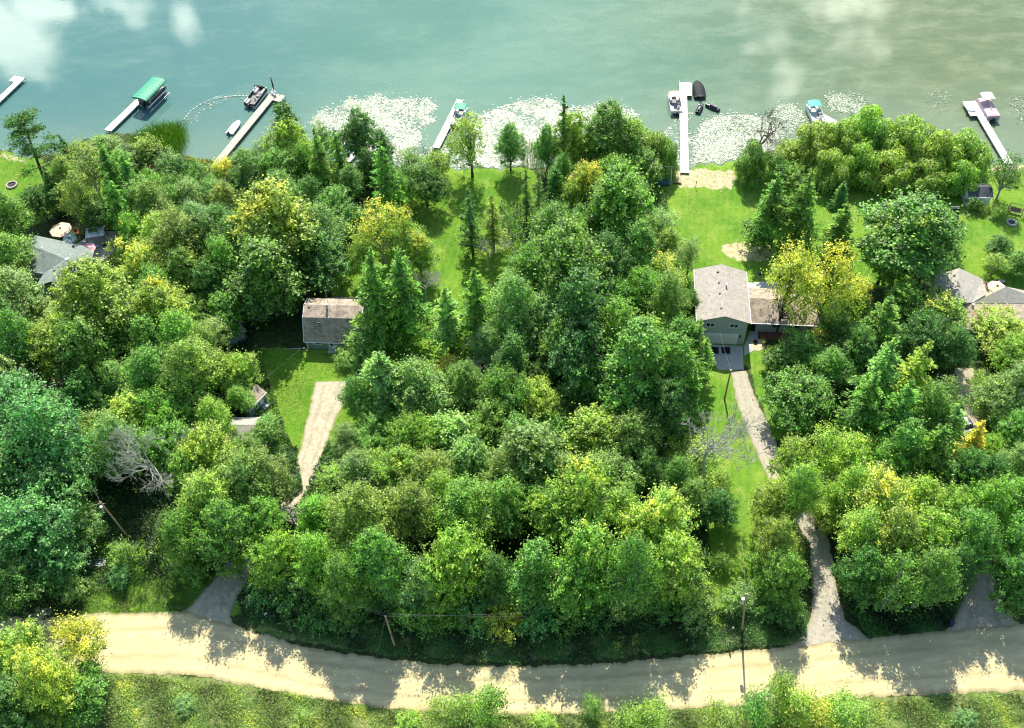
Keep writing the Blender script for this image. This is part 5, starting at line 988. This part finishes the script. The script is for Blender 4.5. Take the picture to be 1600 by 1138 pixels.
rows("behind the roadside underwood shrubs", 'shrubs of the roadside underwood', [(520, 915, 84, 'M', 'dg', 0, .5), (585, 925, 84, 'M', 'dg', 0, .5), (660, 925, 74, 'F', 'bl', 0, .5), (720, 918, 84, 'M', 'dg', 0, .5), (785, 915, 84, 'M', 'bl', 0, .5), (850, 915, 84, 'M', 'dg', 0, .5), (920, 915, 84, 'M', 'mg', 0, .5), (980, 930, 84, 'M', 'dg', 0, .5), (1040, 930, 84, 'M', 'mg', 0, .5)])
G8 = 'trees on the right-hand lawns'
rows("on the big right lawn", G8, [(1205, 325, 74, 'T', 'mg', 0, 1.15, 0), (1252, 330, 74, 'T', 'mg', 0, 1.15, 0), (1311, 362, 66, 'T', 'mg', 0, .95, 1), (1313, 306, 32, 'S', 'bl', 0, .7)])
rows('between the sandy beach and the willows', 'willows and shrubs on the right shore', [(1176, 250, 62, 'W', 'mg', 0, .9), (1182, 205, 70, 'K', 'x', 0, .95), (1215, 262, 46, 'U', 'mg', 0), (1240, 275, 50, 'U', 'bg', 0), (1236, 238, 60, 'W', 'yg', 0, .5)])
rows("on the right shore bank", 'willows and shrubs on the right shore', [(1275, 220, 84, 'W', 'yg', 0, .85), (1318, 218, 74, 'W', 'yg', 0, .95), (1356, 196, 84, 'W', 'yg', 0, 1.1), (1412, 212, 96, 'W', 'yg', 0, 1.05), (1464, 238, 84, 'W', 'yg', 0, .9), (1510, 238, 84, 'W', 'yg', 0, .85)])
rows("below the right shore bank", 'willows and shrubs on the right shore', [(1300, 260, 74, 'W', 'yg', 0, .8), (1345, 250, 74, 'W', 'bg', 0, .9), (1395, 258, 84, 'W', 'yg', 0, .8), (1450, 270, 74, 'W', 'yg', 0, .75), (1500, 275, 64, 'W', 'bg', 0, .7)])
rows("on the far right lawn", G8, [(1574, 272, 58, 'A', 'dg', 0, .8), (1418, 365, 128, 'L', 'mg', .22, 1.0), (1385, 405, 84, 'M', 'mg', .1, .9), (1478, 372, 64, 'M', 'mg', 0, .7), (1450, 405, 70, 'M', 'mg', 0, .8), (1562, 388, 44, 'M', 'dg', 0, .5), (1555, 412, 38, 'A', 'yg', .2, .5), (1594, 412, 50, 'F', 'mg', 0, .55)])
rows("on the far right lawn", G8, [(1524, 320, 28, 'U', 'dg', 0), (1534, 328, 20, 'U', 'yg', .2), (1484, 425, 30, 'U', 'dg', 0), (1562, 333, 20, 'U', 'yg', 0)])
G9 = 'trees in front of the right-hand houses'
rows("over the sage house wing", G9, [(1232, 446, 96, 'A', 'ye', .45, 1.5, 0), (1298, 442, 92, 'A', 'ye', .66, 1.5, 0), (1345, 462, 44, 'A', 'ye', .6, .8, 0)])
rows("below the sage house wing", G9, [(1215, 562, 50, 'M', 'mg', 0, .6), (1252, 548, 66, 'F', 'mg', 0, .6), (1282, 530, 46, 'A', 'ye', .65, .55), (1312, 520, 70, 'M', 'dg', 0, .8), (1330, 480, 56, 'F', 'mg', 0, .7), (1375, 515, 84, 'T', 'mg', 0, .8, 0)])
plant(1250, 620, 112, 'M', 'mg', 0, 'round mid green tree standing alone on the grass right of the gravel driveway', G9, .75, 2)
rows("around the right-hand house", G9, [(1415, 470, 70, 'M', 'mg', .1, .8), (1470, 488, 86, 'M', 'yg', .35, .8), (1440, 530, 84, 'M', 'dg', 0, .9), (1490, 545, 66, 'F', 'dg', .1, .8), (1570, 522, 100, 'M', 'yg', .12, .62), (1590, 560, 74, 'M', 'bg', 0, .8), (1300, 575, 64, 'F', 'mg', 0, .8), (1335, 550, 66, 'M', 'dg', 0, .9)])
rows("left of the tan drive", G9, [(1375, 590, 84, 'T', 'lg', 0, 1.1, 0), (1425, 600, 84, 'T', 'yg', 0, 1.1, 0), (1350, 640, 74, 'T', 'mg', 0, 1.0), (1400, 655, 84, 'T', 'mg', 0, 1.1, 0), (1450, 650, 84, 'F', 'mg', 0, 1.0), (1478, 615, 54, 'A', 'gg', 0, .7), (1480, 675, 64, 'T', 'lg', 0, 1.0), (1455, 715, 84, 'T', 'mg', 0, 1.0, 0), (1410, 715, 70, 'L', 'mg', 0, .9)])
rows("along the right of tan drive", G9, [(1520, 692, 50, 'T', 'ye', .95, .8), (1548, 706, 54, 'M', 'bg', 0, .7), (1562, 625, 84, 'M', 'gg', 0, .9), (1592, 608, 74, 'F', 'gg', 0, .9), (1590, 675, 74, 'M', 'mg', 0, .8), (1590, 735, 74, 'F', 'gg', 0, .8), (1500, 745, 74, 'M', 'dg', 0, .9), (1545, 750, 70, 'M', 'dg', 0, .9), (1530, 600, 36, 'V', 'yg', .2)])
G10 = 'trees of the right-hand wood'
rows("in right wood, back row", G10, [(1240, 715, 66, 'M', 'yg', 0, .8), (1285, 705, 74, 'A', 'yg', .15, .9, 0), (1335, 715, 84, 'M', 'yg', .1, .9), (1375, 735, 66, 'M', 'bg', .1, .9)])
rows("in right wood, second row", G10, [(1210, 785, 76, 'F', 'yg', .12), (1246, 772, 74, 'F', 'yg', .15), (1284, 806, 66, 'A', 'yg', .05, .6), (1326, 775, 66, 'F', 'yg', .12), (1372, 785, 112, 'F', 'yg', .42, 1.1), (1430, 790, 84, 'F', 'yg', .2), (1482, 800, 96, 'M', 'yg', .15), (1540, 800, 84, 'M', 'bg', 0), (1590, 790, 74, 'M', 'bg', 0)])
rows("in right wood, third row", G10, [(1212, 850, 62, 'F', 'ol', .15, .95), (1236, 868, 44, 'F', 'ol', .1, .64), (1348, 838, 84, 'F', 'yg', .3), (1395, 850, 92, 'F', 'ol', .3), (1450, 850, 96, 'M', 'yg', .15), (1510, 855, 92, 'M', 'mg', .1), (1575, 850, 84, 'M', 'mg', 0)])
rows("in right wood, roadside row", G10, [(1225, 900, 70, 'M', 'mg', 0, 1.2), (1350, 905, 80, 'M', 'dg', 0, 1.15), (1402, 905, 84, 'A', 'mg', 0, 1.3), (1452, 905, 88, 'F', 'mg', 0, 1.3), (1490, 895, 64, 'F', 'dg', 0, 1.1), (1592, 910, 84, 'M', 'dg', 0, 1.25)])
rows("at the grass track foot", 'bushes by the transformer pole', [(1152, 935, 46, 'U', 'gg', 0), (1182, 925, 46, 'U', 'mg', 0), (1210, 945, 56, 'U', 'dg', 0), (1128, 880, 34, 'U', 'yg', .1), (1185, 890, 44, 'U', 'bg', 0), (1238, 955, 44, 'U', 'dg', 0)])
G11 = 'trees around the grey-green left house'
rows("left of the grey-green house", G11, [(12, 395, 74, 'F', 'mg', 0, .8), (16, 428, 60, 'F', 'yg', .1, .65), (22, 460, 84, 'F', 'gg', 0, .9), (56, 490, 66, 'M', 'gg', 0, .62), (5, 500, 66, 'M', 'dg', 0)])
rows("right of the pink umbrella", G11, [(200, 392, 62, 'M', 'yg', .5, .65), (174, 448, 64, 'M', 'yg', .32, .65), (225, 425, 84, 'M', 'yg', .3, .9), (255, 370, 74, 'F', 'yg', .1, .9), (210, 365, 50, 'M', 'bg', .2, .8)])
G12 = 'trees of the left-hand wood'
rows("in left wood, top row", G12, [(280, 385, 84, 'F', 'ol', .1), (318, 390, 60, 'L', 'dg', .2, .9), (290, 430, 74, 'F', 'ol', .1), (330, 440, 66, 'M', 'dg', 0), (248, 455, 74, 'M', 'mg', .15, .9)])
rows("in left wood, second row", G12, [(100, 498, 76, 'M', 'gg', 0, .65), (145, 490, 104, 'L', 'yg', .1, 1.0), (210, 485, 84, 'M', 'mg', 0, .9), (262, 490, 74, 'L', 'yg', .35, .9), (305, 490, 66, 'M', 'mg', 0, .9), (350, 492, 66, 'M', 'mg', 0, .9)])
rows("in left wood, third row", G12, [(30, 545, 84, 'F', 'mg', 0), (85, 550, 104, 'Q', 'yg', 0), (135, 560, 96, 'Q', 'mg', 0, 1.1), (185, 545, 66, 'M', 'dg', 0, .9), (235, 535, 84, 'M', 'mg', 0, .9), (285, 535, 84, 'F', 'bg', .1, .9), (330, 535, 66, 'A', 'gg', .1, .8)])
rows("in left wood, fourth row", G12, [(10, 600, 96, 'Q', 'gg', 0), (135, 625, 74, 'M', 'dg', 0, .9), (185, 600, 74, 'F', 'lg', 0, .8), (240, 590, 92, 'F', 'mg', 0), (300, 580, 96, 'F', 'yg', .1, .9), (345, 585, 60, 'M', 'yg', .15, .8), (378, 580, 60, 'M', 'yg', .25, .75), (375, 625, 46, 'F', 'bg', .1, .6)])
rows("in left wood, fifth row", G12, [(205, 650, 84, 'Q', 'yg', .2, .9), (245, 645, 84, 'Q', 'bg', .1, .9), (300, 635, 84, 'M', 'mg', 0, .9), (335, 655, 62, 'F', 'yg', .2, .8), (160, 680, 84, 'M', 'gg', 0, .9), (416, 672, 50, 'Q', 'lg', 0, .6)])
rows("in the lower left clump", G12, [(25, 655, 134, 'M', 'bl', 0, 1.1), (75, 690, 124, 'M', 'bl', .02, 1.15), (20, 745, 134, 'M', 'bl', 0, 1.1), (95, 765, 124, 'M', 'bl', 0, 1.1), (45, 830, 134, 'M', 'bl', 0, 1.0), (128, 815, 78, 'F', 'lg', 0, .65), (20, 900, 112, 'M', 'dg', 0, .8), (88, 880, 92, 'M', 'bl', 0, .65)])
rows("in left wood, sixth row", G12, [(185, 705, 84, 'F', 'gg', 0, .9), (265, 695, 92, 'M', 'mg', .1, .9), (330, 720, 96, 'M', 'yg', .2, .9), (225, 690, 50, 'Q', 'bg', .1, .8), (388, 705, 60, 'M', 'mg', 0, .7), (295, 745, 70, 'M', 'mg', 0, .9)])
rows("above the marker posts", G12, [(238, 722, 84, 'D', 'x', 0, 1.5, 0), (292, 700, 62, 'D', 'x', 0, 1.4, 1)])
rows("left of parking strip's foot", G12, [(325, 790, 96, 'F', 'yg', .1, .95), (380, 755, 92, 'F', 'ol', .1, .95), (416, 752, 80, 'F', 'gg', 0, .9), (436, 800, 40, 'Y', 'x', 0), (458, 812, 54, 'Y', 'x', 0)])
rows("in left wood, front row", G12, [(296, 845, 84, 'M', 'mg', 0, 1.1), (350, 838, 92, 'M', 'mg', 0, 1.2), (405, 815, 92, 'M', 'mg', .05, 1.0), (432, 872, 84, 'M', 'bg', .1, 1.0), (270, 815, 50, 'M', 'dg', 0, .5)])
rows("around the left drive mouth", 'shrubs near the left drive', [(186, 868, 40, 'U', 'lg', 0), (188, 900, 34, 'U', 'bl', 0), (415, 915, 66, 'U', 'bl', 0), (455, 930, 66, 'U', 'dg', 0), (300, 895, 50, 'U', 'mg', 0), (118, 925, 36, 'U', 'gg', 0)])
G13 = 'trees at the lower left corner'
rows("in the lower left corner", G13, [(28, 1020, 96, 'M', 'yg', .35, .8), (115, 1000, 84, 'A', 'ye', .7, 1.0, 0), (75, 1070, 104, 'F', 'ye', .45, .9), (15, 1110, 112, 'M', 'dg', .2, .7), (130, 1085, 96, 'M', 'mg', 0, .65), (65, 975, 44, 'D', 'x', 0, .45)])
rows("along the near road edge, centre", 'saplings on the near roadside', [(700, 1112, 60, 'V', 'ol', .1, .9), (732, 1108, 50, 'V', 'yg', 0, .8), (765, 1105, 62, 'V', 'mg', 0, 1.0), (925, 1104, 36, 'V', 'mg', 0, .9), (985, 1126, 60, 'V', 'yg', 0, .8), (1015, 1118, 60, 'V', 'yg', 0, .9)])
rows("along the near road edge, right", 'saplings on the near roadside', [(1130, 1130, 60, 'V', 'ol', .1, .9), (1185, 1112, 60, 'V', 'mg', .1, 1.0), (1222, 1078, 50, 'V', 'ol', .15, 1.2), (1245, 1105, 60, 'V', 'yg', .15, 1.0), (1275, 1122, 66, 'V', 'ye', .3, .9), (1310, 1115, 66, 'V', 'yg', .2, .9), (1345, 1125, 60, 'V', 'ol', .2, .8)])

rows("in the weeds below the road", 'low bushes below the road', [(290, 1105, 36, 'U', 'gg', 0, .8), (470, 1130, 36, 'U', 'ol', .1, .8), (640, 1130, 40, 'U', 'yg', .2, .8), (850, 1132, 40, 'U', 'yg', 0, .8), (1510, 1125, 40, 'U', 'gg', 0, .8)])
rows("of the pale leaning stems at wood front", G7, [(960, 930, 56, 'D', 'x', 0, .55, 1), (1000, 900, 50, 'D', 'x', 0, .6, 0)])
rows("between the sage house and the track", G7, [(1100, 560, 40, 'T', 'lg', 0, .8, 1), (1078, 625, 50, 'T', 'mg', 0, .9, 1)])
# hedge on the left shore
P = [un(x, y) for x, y in ((266, 249), (290, 254), (315, 259), (335, 261))]; o0 = P[0]; rg = np.random.default_rng(3); C = []
for i in range(3):
    for k in range(700): q = P[i].lerp(P[i+1], random.random())-o0; C.append((q.x+rg.normal()*.15, q.y+rg.uniform(-.6, .6), rg.random()**.5*1.3))
C = np.array(C); V, F = cards(C, sph(len(C), rg)+[0, 0, .8], rg.uniform(.1, .2, len(C)), .6, rg=rg); me = npmesh('foliage', V, F, FOL, np.stack([rg.random(len(C)), rg.random(len(C)), C[:, 2]], 1))
e = empty('hedge', o0, 0, 'low clipped hedge along the waterline left of the grey dock', 'hedge'); o = bpy.data.objects.new('foliage', me); COL.objects.link(o); o.parent = e; o.color = (.13, .19, .035, 1); o['autumn'] = .2
MB().tube([p-o0+Vector((0, 0, .1)) for p in P], [.05]*4, 5).build('stems', BARK, e)

# ------------------------------------------------------------------ ground cover (stuff)
def stuff(name, C, N, size, m, col, aut=0.0, aspect=.4, T=None, X=None, rg=rng):
    V, F = cards(C, N, size, aspect, T, rg); lv = np.stack([rg.random(len(C)) if X is None else X, rg.random(len(C)), rg.random(len(C))], 1)
    o = bpy.data.objects.new(name, npmesh(name, V, F, m, lv)); COL.objects.link(o); o.color = (*col, 1); o['autumn'] = aut; o['kind'] = 'stuff'; return o
def scatter(poly, n, rg, avoid=()):
    P = [un(*p) for p in poly]; xs = [p.x for p in P]; ys = [p.y for p in P]
    X = rg.uniform(min(xs), max(xs), n*2); Y = rg.uniform(min(ys), max(ys), n*2); k = inside(X, Y, poly)
    for a in avoid: k &= ~inside(X, Y, a)
    return X[k], Y[k]
ROADS = [[(-330, 940), (60, 972), (150, 962), (290, 958), (380, 986), (480, 1015), (600, 1033), (700, 1042), (800, 1045), (950, 1040), (1080, 1028), (1200, 1017), (1350, 1001), (1480, 987), (1600, 978), (1900, 958), (1900, 1066), (1600, 1078), (1480, 1082), (1350, 1088), (1200, 1096), (1080, 1104), (950, 1112), (800, 1114), (700, 1111), (612, 1105), (500, 1090), (400, 1071), (300, 1052), (150, 1049), (40, 1052), (-330, 1036)],
         [(290, 965), (322, 925), (372, 862), (430, 840), (430, 860), (396, 900), (362, 990)], [(493, 592), (483, 640), (465, 712), (474, 762), (440, 800), (452, 810), (484, 757), (500, 716), (541, 625), (550, 592)],
         [(1142, 576), (1162, 660), (1185, 715), (1235, 810), (1262, 850), (1272, 950), (1255, 1012), (1360, 1004), (1320, 950), (1306, 900), (1298, 850), (1225, 730), (1200, 662), (1166, 576)], [(1492, 570), (1495, 650), (1500, 800), (1505, 940), (1475, 990), (1605, 990), (1568, 940), (1545, 800), (1530, 650), (1520, 570)],
         [(1084, 500), (1200, 500), (1300, 505), (1300, 545), (1200, 552), (1165, 582), (1080, 560)], [(468, 470), (575, 470), (575, 552), (468, 552)]]
# rough weeds between the road and the bottom of the picture, and along the far verge
rg = np.random.default_rng(77)
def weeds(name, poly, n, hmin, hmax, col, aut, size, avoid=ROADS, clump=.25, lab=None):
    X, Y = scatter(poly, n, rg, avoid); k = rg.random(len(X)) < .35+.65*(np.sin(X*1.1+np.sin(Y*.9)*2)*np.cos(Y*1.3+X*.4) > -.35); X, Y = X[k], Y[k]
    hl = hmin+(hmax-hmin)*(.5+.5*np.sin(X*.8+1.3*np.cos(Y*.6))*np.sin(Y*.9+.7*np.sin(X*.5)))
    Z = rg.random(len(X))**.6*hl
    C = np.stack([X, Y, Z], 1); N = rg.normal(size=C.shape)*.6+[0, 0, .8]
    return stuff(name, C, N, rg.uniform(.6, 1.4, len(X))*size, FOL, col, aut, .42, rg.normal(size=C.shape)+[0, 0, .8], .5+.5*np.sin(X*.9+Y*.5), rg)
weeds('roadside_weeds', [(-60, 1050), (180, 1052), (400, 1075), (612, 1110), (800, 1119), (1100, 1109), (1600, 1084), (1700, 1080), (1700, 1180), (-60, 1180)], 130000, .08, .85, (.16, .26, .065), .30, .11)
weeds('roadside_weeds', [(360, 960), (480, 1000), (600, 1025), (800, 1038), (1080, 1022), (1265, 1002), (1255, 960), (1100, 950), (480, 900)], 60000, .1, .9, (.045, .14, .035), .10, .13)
weeds('roadside_weeds', [(1325, 930), (1500, 930), (1490, 985), (1350, 998)], 14000, .1, .9, (.04, .12, .03), .05, .13)
weeds('roadside_weeds', [(60, 880), (280, 870), (360, 880), (290, 956), (150, 958), (60, 965)], 16000, .03, .35, (.09, .17, .035), .15, .09)
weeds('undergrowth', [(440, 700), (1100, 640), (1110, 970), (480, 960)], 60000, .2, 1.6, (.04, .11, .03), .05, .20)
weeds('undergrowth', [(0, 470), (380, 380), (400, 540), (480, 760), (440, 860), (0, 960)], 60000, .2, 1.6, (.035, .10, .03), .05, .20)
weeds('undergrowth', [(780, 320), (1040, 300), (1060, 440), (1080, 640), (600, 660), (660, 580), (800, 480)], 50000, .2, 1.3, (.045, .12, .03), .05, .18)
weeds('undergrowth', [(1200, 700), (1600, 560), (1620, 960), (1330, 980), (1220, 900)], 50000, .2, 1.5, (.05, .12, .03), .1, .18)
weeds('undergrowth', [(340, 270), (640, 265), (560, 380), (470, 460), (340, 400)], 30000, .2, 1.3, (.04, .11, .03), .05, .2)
# lawn grass: short tufts
def turf(poly, n, col, avoid=ROADS):
    X, Y = scatter(poly, n, rg, avoid); Z = np.full(len(X), .035)
    C = np.stack([X, Y, Z], 1); stuff('lawn_grass', C, rg.normal(size=C.shape)*.4+[0, 0, 1], rg.uniform(.05, .12, len(X)), GRASSM, col, .12, .35, rg.normal(size=C.shape)+[0, 0, .7], .5+.5*np.sin(X*.5)*np.cos(Y*.4), rg)
for pl, n in zip(LAWNS, (26000, 20000, 36000, 26000, 80000, 8000, 3000)): turf(pl, n, (.13, .285, .022))
# stones and driftwood bits along the waterline: too many to count
rgs = np.random.default_rng(9); mb = MB()
for k in range(420):
    x = rgs.uniform(-98, 97); y = float(shore(x))+rgs.uniform(.2, 1.6); r_ = rgs.uniform(.08, .24)
    mb.dome((x, y, -max(0, (y-float(shore(x)))*.3)-.02), r_, r_*rgs.uniform(.6, 1), r_*.7, 6, 2)
tag(mb.build('shore_stones', mat('stone', (.33, .31, .28), .85, .3, 2.0)), kind='stuff')
# fallen leaves and small stones scattered on the road edges and drives
X, Y = scatter(ROADS[0], 5000, rgs); k = rgs.random(len(X)) < .5
stuff('road_litter', np.stack([X, Y, np.full(len(X), .022)], 1), rgs.normal(size=(len(X), 3))*.2+[0, 0, 1], rgs.uniform(.02, .07, len(X)), mat('litter', (.28, .24, .13), .9, .3, 2.0), (1, 1, 1), 0, .7, None, None, rgs)
# emergent reeds
X, Y = scatter([(205, 236), (212, 214), (240, 200), (285, 196), (290, 215), (282, 240), (262, 248), (225, 244)], 5200, rg); n = len(X); X += rg.normal(size=n)*.6; Y += rg.normal(size=n)*.7; hh = rg.uniform(.9, 2.0, n)
stuff('reeds', np.stack([X, Y, WZ+hh*.5], 1), rg.normal(size=(n, 3))*[1, 1, .05], hh*.55, GRASSM, (.07, .17, .025), .1, .03, np.stack([rg.normal(size=n)*.15, rg.normal(size=n)*.15, np.ones(n)], 1), None, rg)
X, Y = scatter([(612, 228), (690, 232), (700, 262), (620, 262)], 500, rg); n = len(X); hh = rg.uniform(.6, 1.6, n)
stuff('reeds', np.stack([X, Y, WZ+hh*.5], 1), rg.normal(size=(n, 3))*[1, 1, .05], hh*.55, GRASSM, (.08, .15, .05), .1, .03, np.stack([rg.normal(size=n)*.1, rg.normal(size=n)*.1, np.ones(n)], 1), None, rg)
X, Y = scatter([(820, 222), (850, 226), (850, 262), (815, 262)], 700, rg); n = len(X); hh = rg.uniform(.6, 1.6, n)
stuff('reeds', np.stack([X, Y, WZ+hh*.5], 1), rg.normal(size=(n, 3))*[1, 1, .05], hh*.55, GRASSM, (.08, .15, .05), .1, .03, np.stack([rg.normal(size=n)*.1, rg.normal(size=n)*.1, np.ones(n)], 1), None, rg)

# lily pads
PADM = bpy.data.materials.new('lily_pad'); PADM.use_nodes = True; nt = PADM.node_tree; b = nt.nodes['Principled BSDF']; b.inputs['Roughness'].default_value = .42; b.inputs['Specular IOR Level'].default_value = .7
at = nd(nt, 'ShaderNodeAttribute', attribute_name='lv'); sp = nd(nt, 'ShaderNodeSeparateXYZ'); nt.links.new(at.outputs['Vector'], sp.inputs[0])
nt.links.new(mixc(nt, ramp(nt, sp.outputs[0], .2, .8), (.06, .13, .06), (.25, .30, .20)), b.inputs['Base Color'])
def pads(poly, n, thr, size=.135, extra=None):
    thr += .35
    X, Y = scatter(poly, int(n*2.1), rg)
    f = np.sin(X*.55+1.7*np.sin(Y*.33))*np.cos(Y*.42+1.3*np.sin(X*.27))+.6*np.sin(X*1.7+Y*.9)*np.cos(Y*1.9-X*.6)+.75*rg.normal(size=len(X))
    P = [un(*p) for p in poly]; cx = sum(p.x for p in P)/len(P); cy = sum(p.y for p in P)/len(P)
    k = f > thr-.08; X, Y = X[k], Y[k]; n = len(X); sp_ = rg.exponential(.30, n); X = X+rg.normal(size=n)*sp_; Y = Y+rg.normal(size=n)*sp_*1.3; k = Y > shore(X)+1.5; X, Y = X[k], Y[k]; n = len(X)
    a = rg.uniform(0, 6.283, n); tl = rg.normal(size=(n, 2))*.08; N = np.stack([tl[:, 0], tl[:, 1]+.03, np.ones(n)], 1); N = unit(N)
    T = unit(np.cross(N, np.stack([np.cos(a), np.sin(a), 0*a], 1))); B = np.cross(N, T); s = rg.uniform(.5, 1.25, n)[:, None]*size; C = np.stack([X, Y, WZ+.04+rg.random(n)*.05], 1)
    ring = [C+(T*math.cos(t)+B*math.sin(t))*s for t in (0, .9, 1.8, 2.7, 3.6, 4.5, 5.4)]
    V = np.stack([ring[0], ring[1], ring[2], ring[3], ring[4], ring[5], ring[6], C], 1).reshape(-1, 3); i = np.arange(n)[:, None]*8
    F = np.stack([i+7, i, i+1, i+2, i+7, i+2, i+3, i+4, i+7, i+4, i+5, i+6], 1).reshape(-1, 4)
    lv = np.stack([rg.random(n).repeat(3), rg.random(n*3), rg.random(n*3)], 1)
    o = bpy.data.objects.new('lily_pads', npmesh('lily_pads', V, F, PADM, lv)); COL.objects.link(o); o['kind'] = 'stuff'
pads([(485, 190), (500, 172), (535, 162), (545, 150), (560, 158), (590, 145), (610, 155), (665, 150), (682, 165), (665, 178), (683, 187), (655, 198), (660, 215), (640, 232), (600, 240), (560, 232), (500, 205)], 9000, -.55)
pads([(600, 228), (690, 222), (720, 240), (715, 262), (590, 262)], 2600, .15)
pads([(715, 250), (740, 185), (775, 168), (800, 160), (840, 150), (860, 152), (878, 165), (920, 165), (985, 165), (1000, 180), (900, 200), (860, 215), (830, 262), (720, 262)], 13000, -.45)
pads([(1082, 225), (1100, 190), (1120, 180), (1150, 178), (1200, 180), (1210, 230), (1180, 256), (1085, 262)], 6500, -.5)
pads([(1060, 180), (1080, 172), (1084, 262), (1040, 262), (1030, 215)], 1500, .3)
pads([(1200, 190), (1215, 165), (1240, 160), (1262, 185), (1262, 210), (1210, 215)], 1900, -.2)
pads([(1292, 150), (1320, 143), (1345, 145), (1358, 160), (1340, 175), (1300, 172)], 1300, -.3)
pads([(285, 190), (300, 166), (330, 150), (385, 142), (392, 150), (350, 158), (318, 172), (296, 195)], 420, .3, .12)
pads([(1578, 150), (1605, 140), (1640, 170), (1600, 190), (1575, 175)], 500, .2)
pads([(1455, 140), (1490, 142), (1480, 172), (1450, 165)], 160, .5)
print('TREES', len(TREES), 'OBJECTS', len(bpy.data.objects))
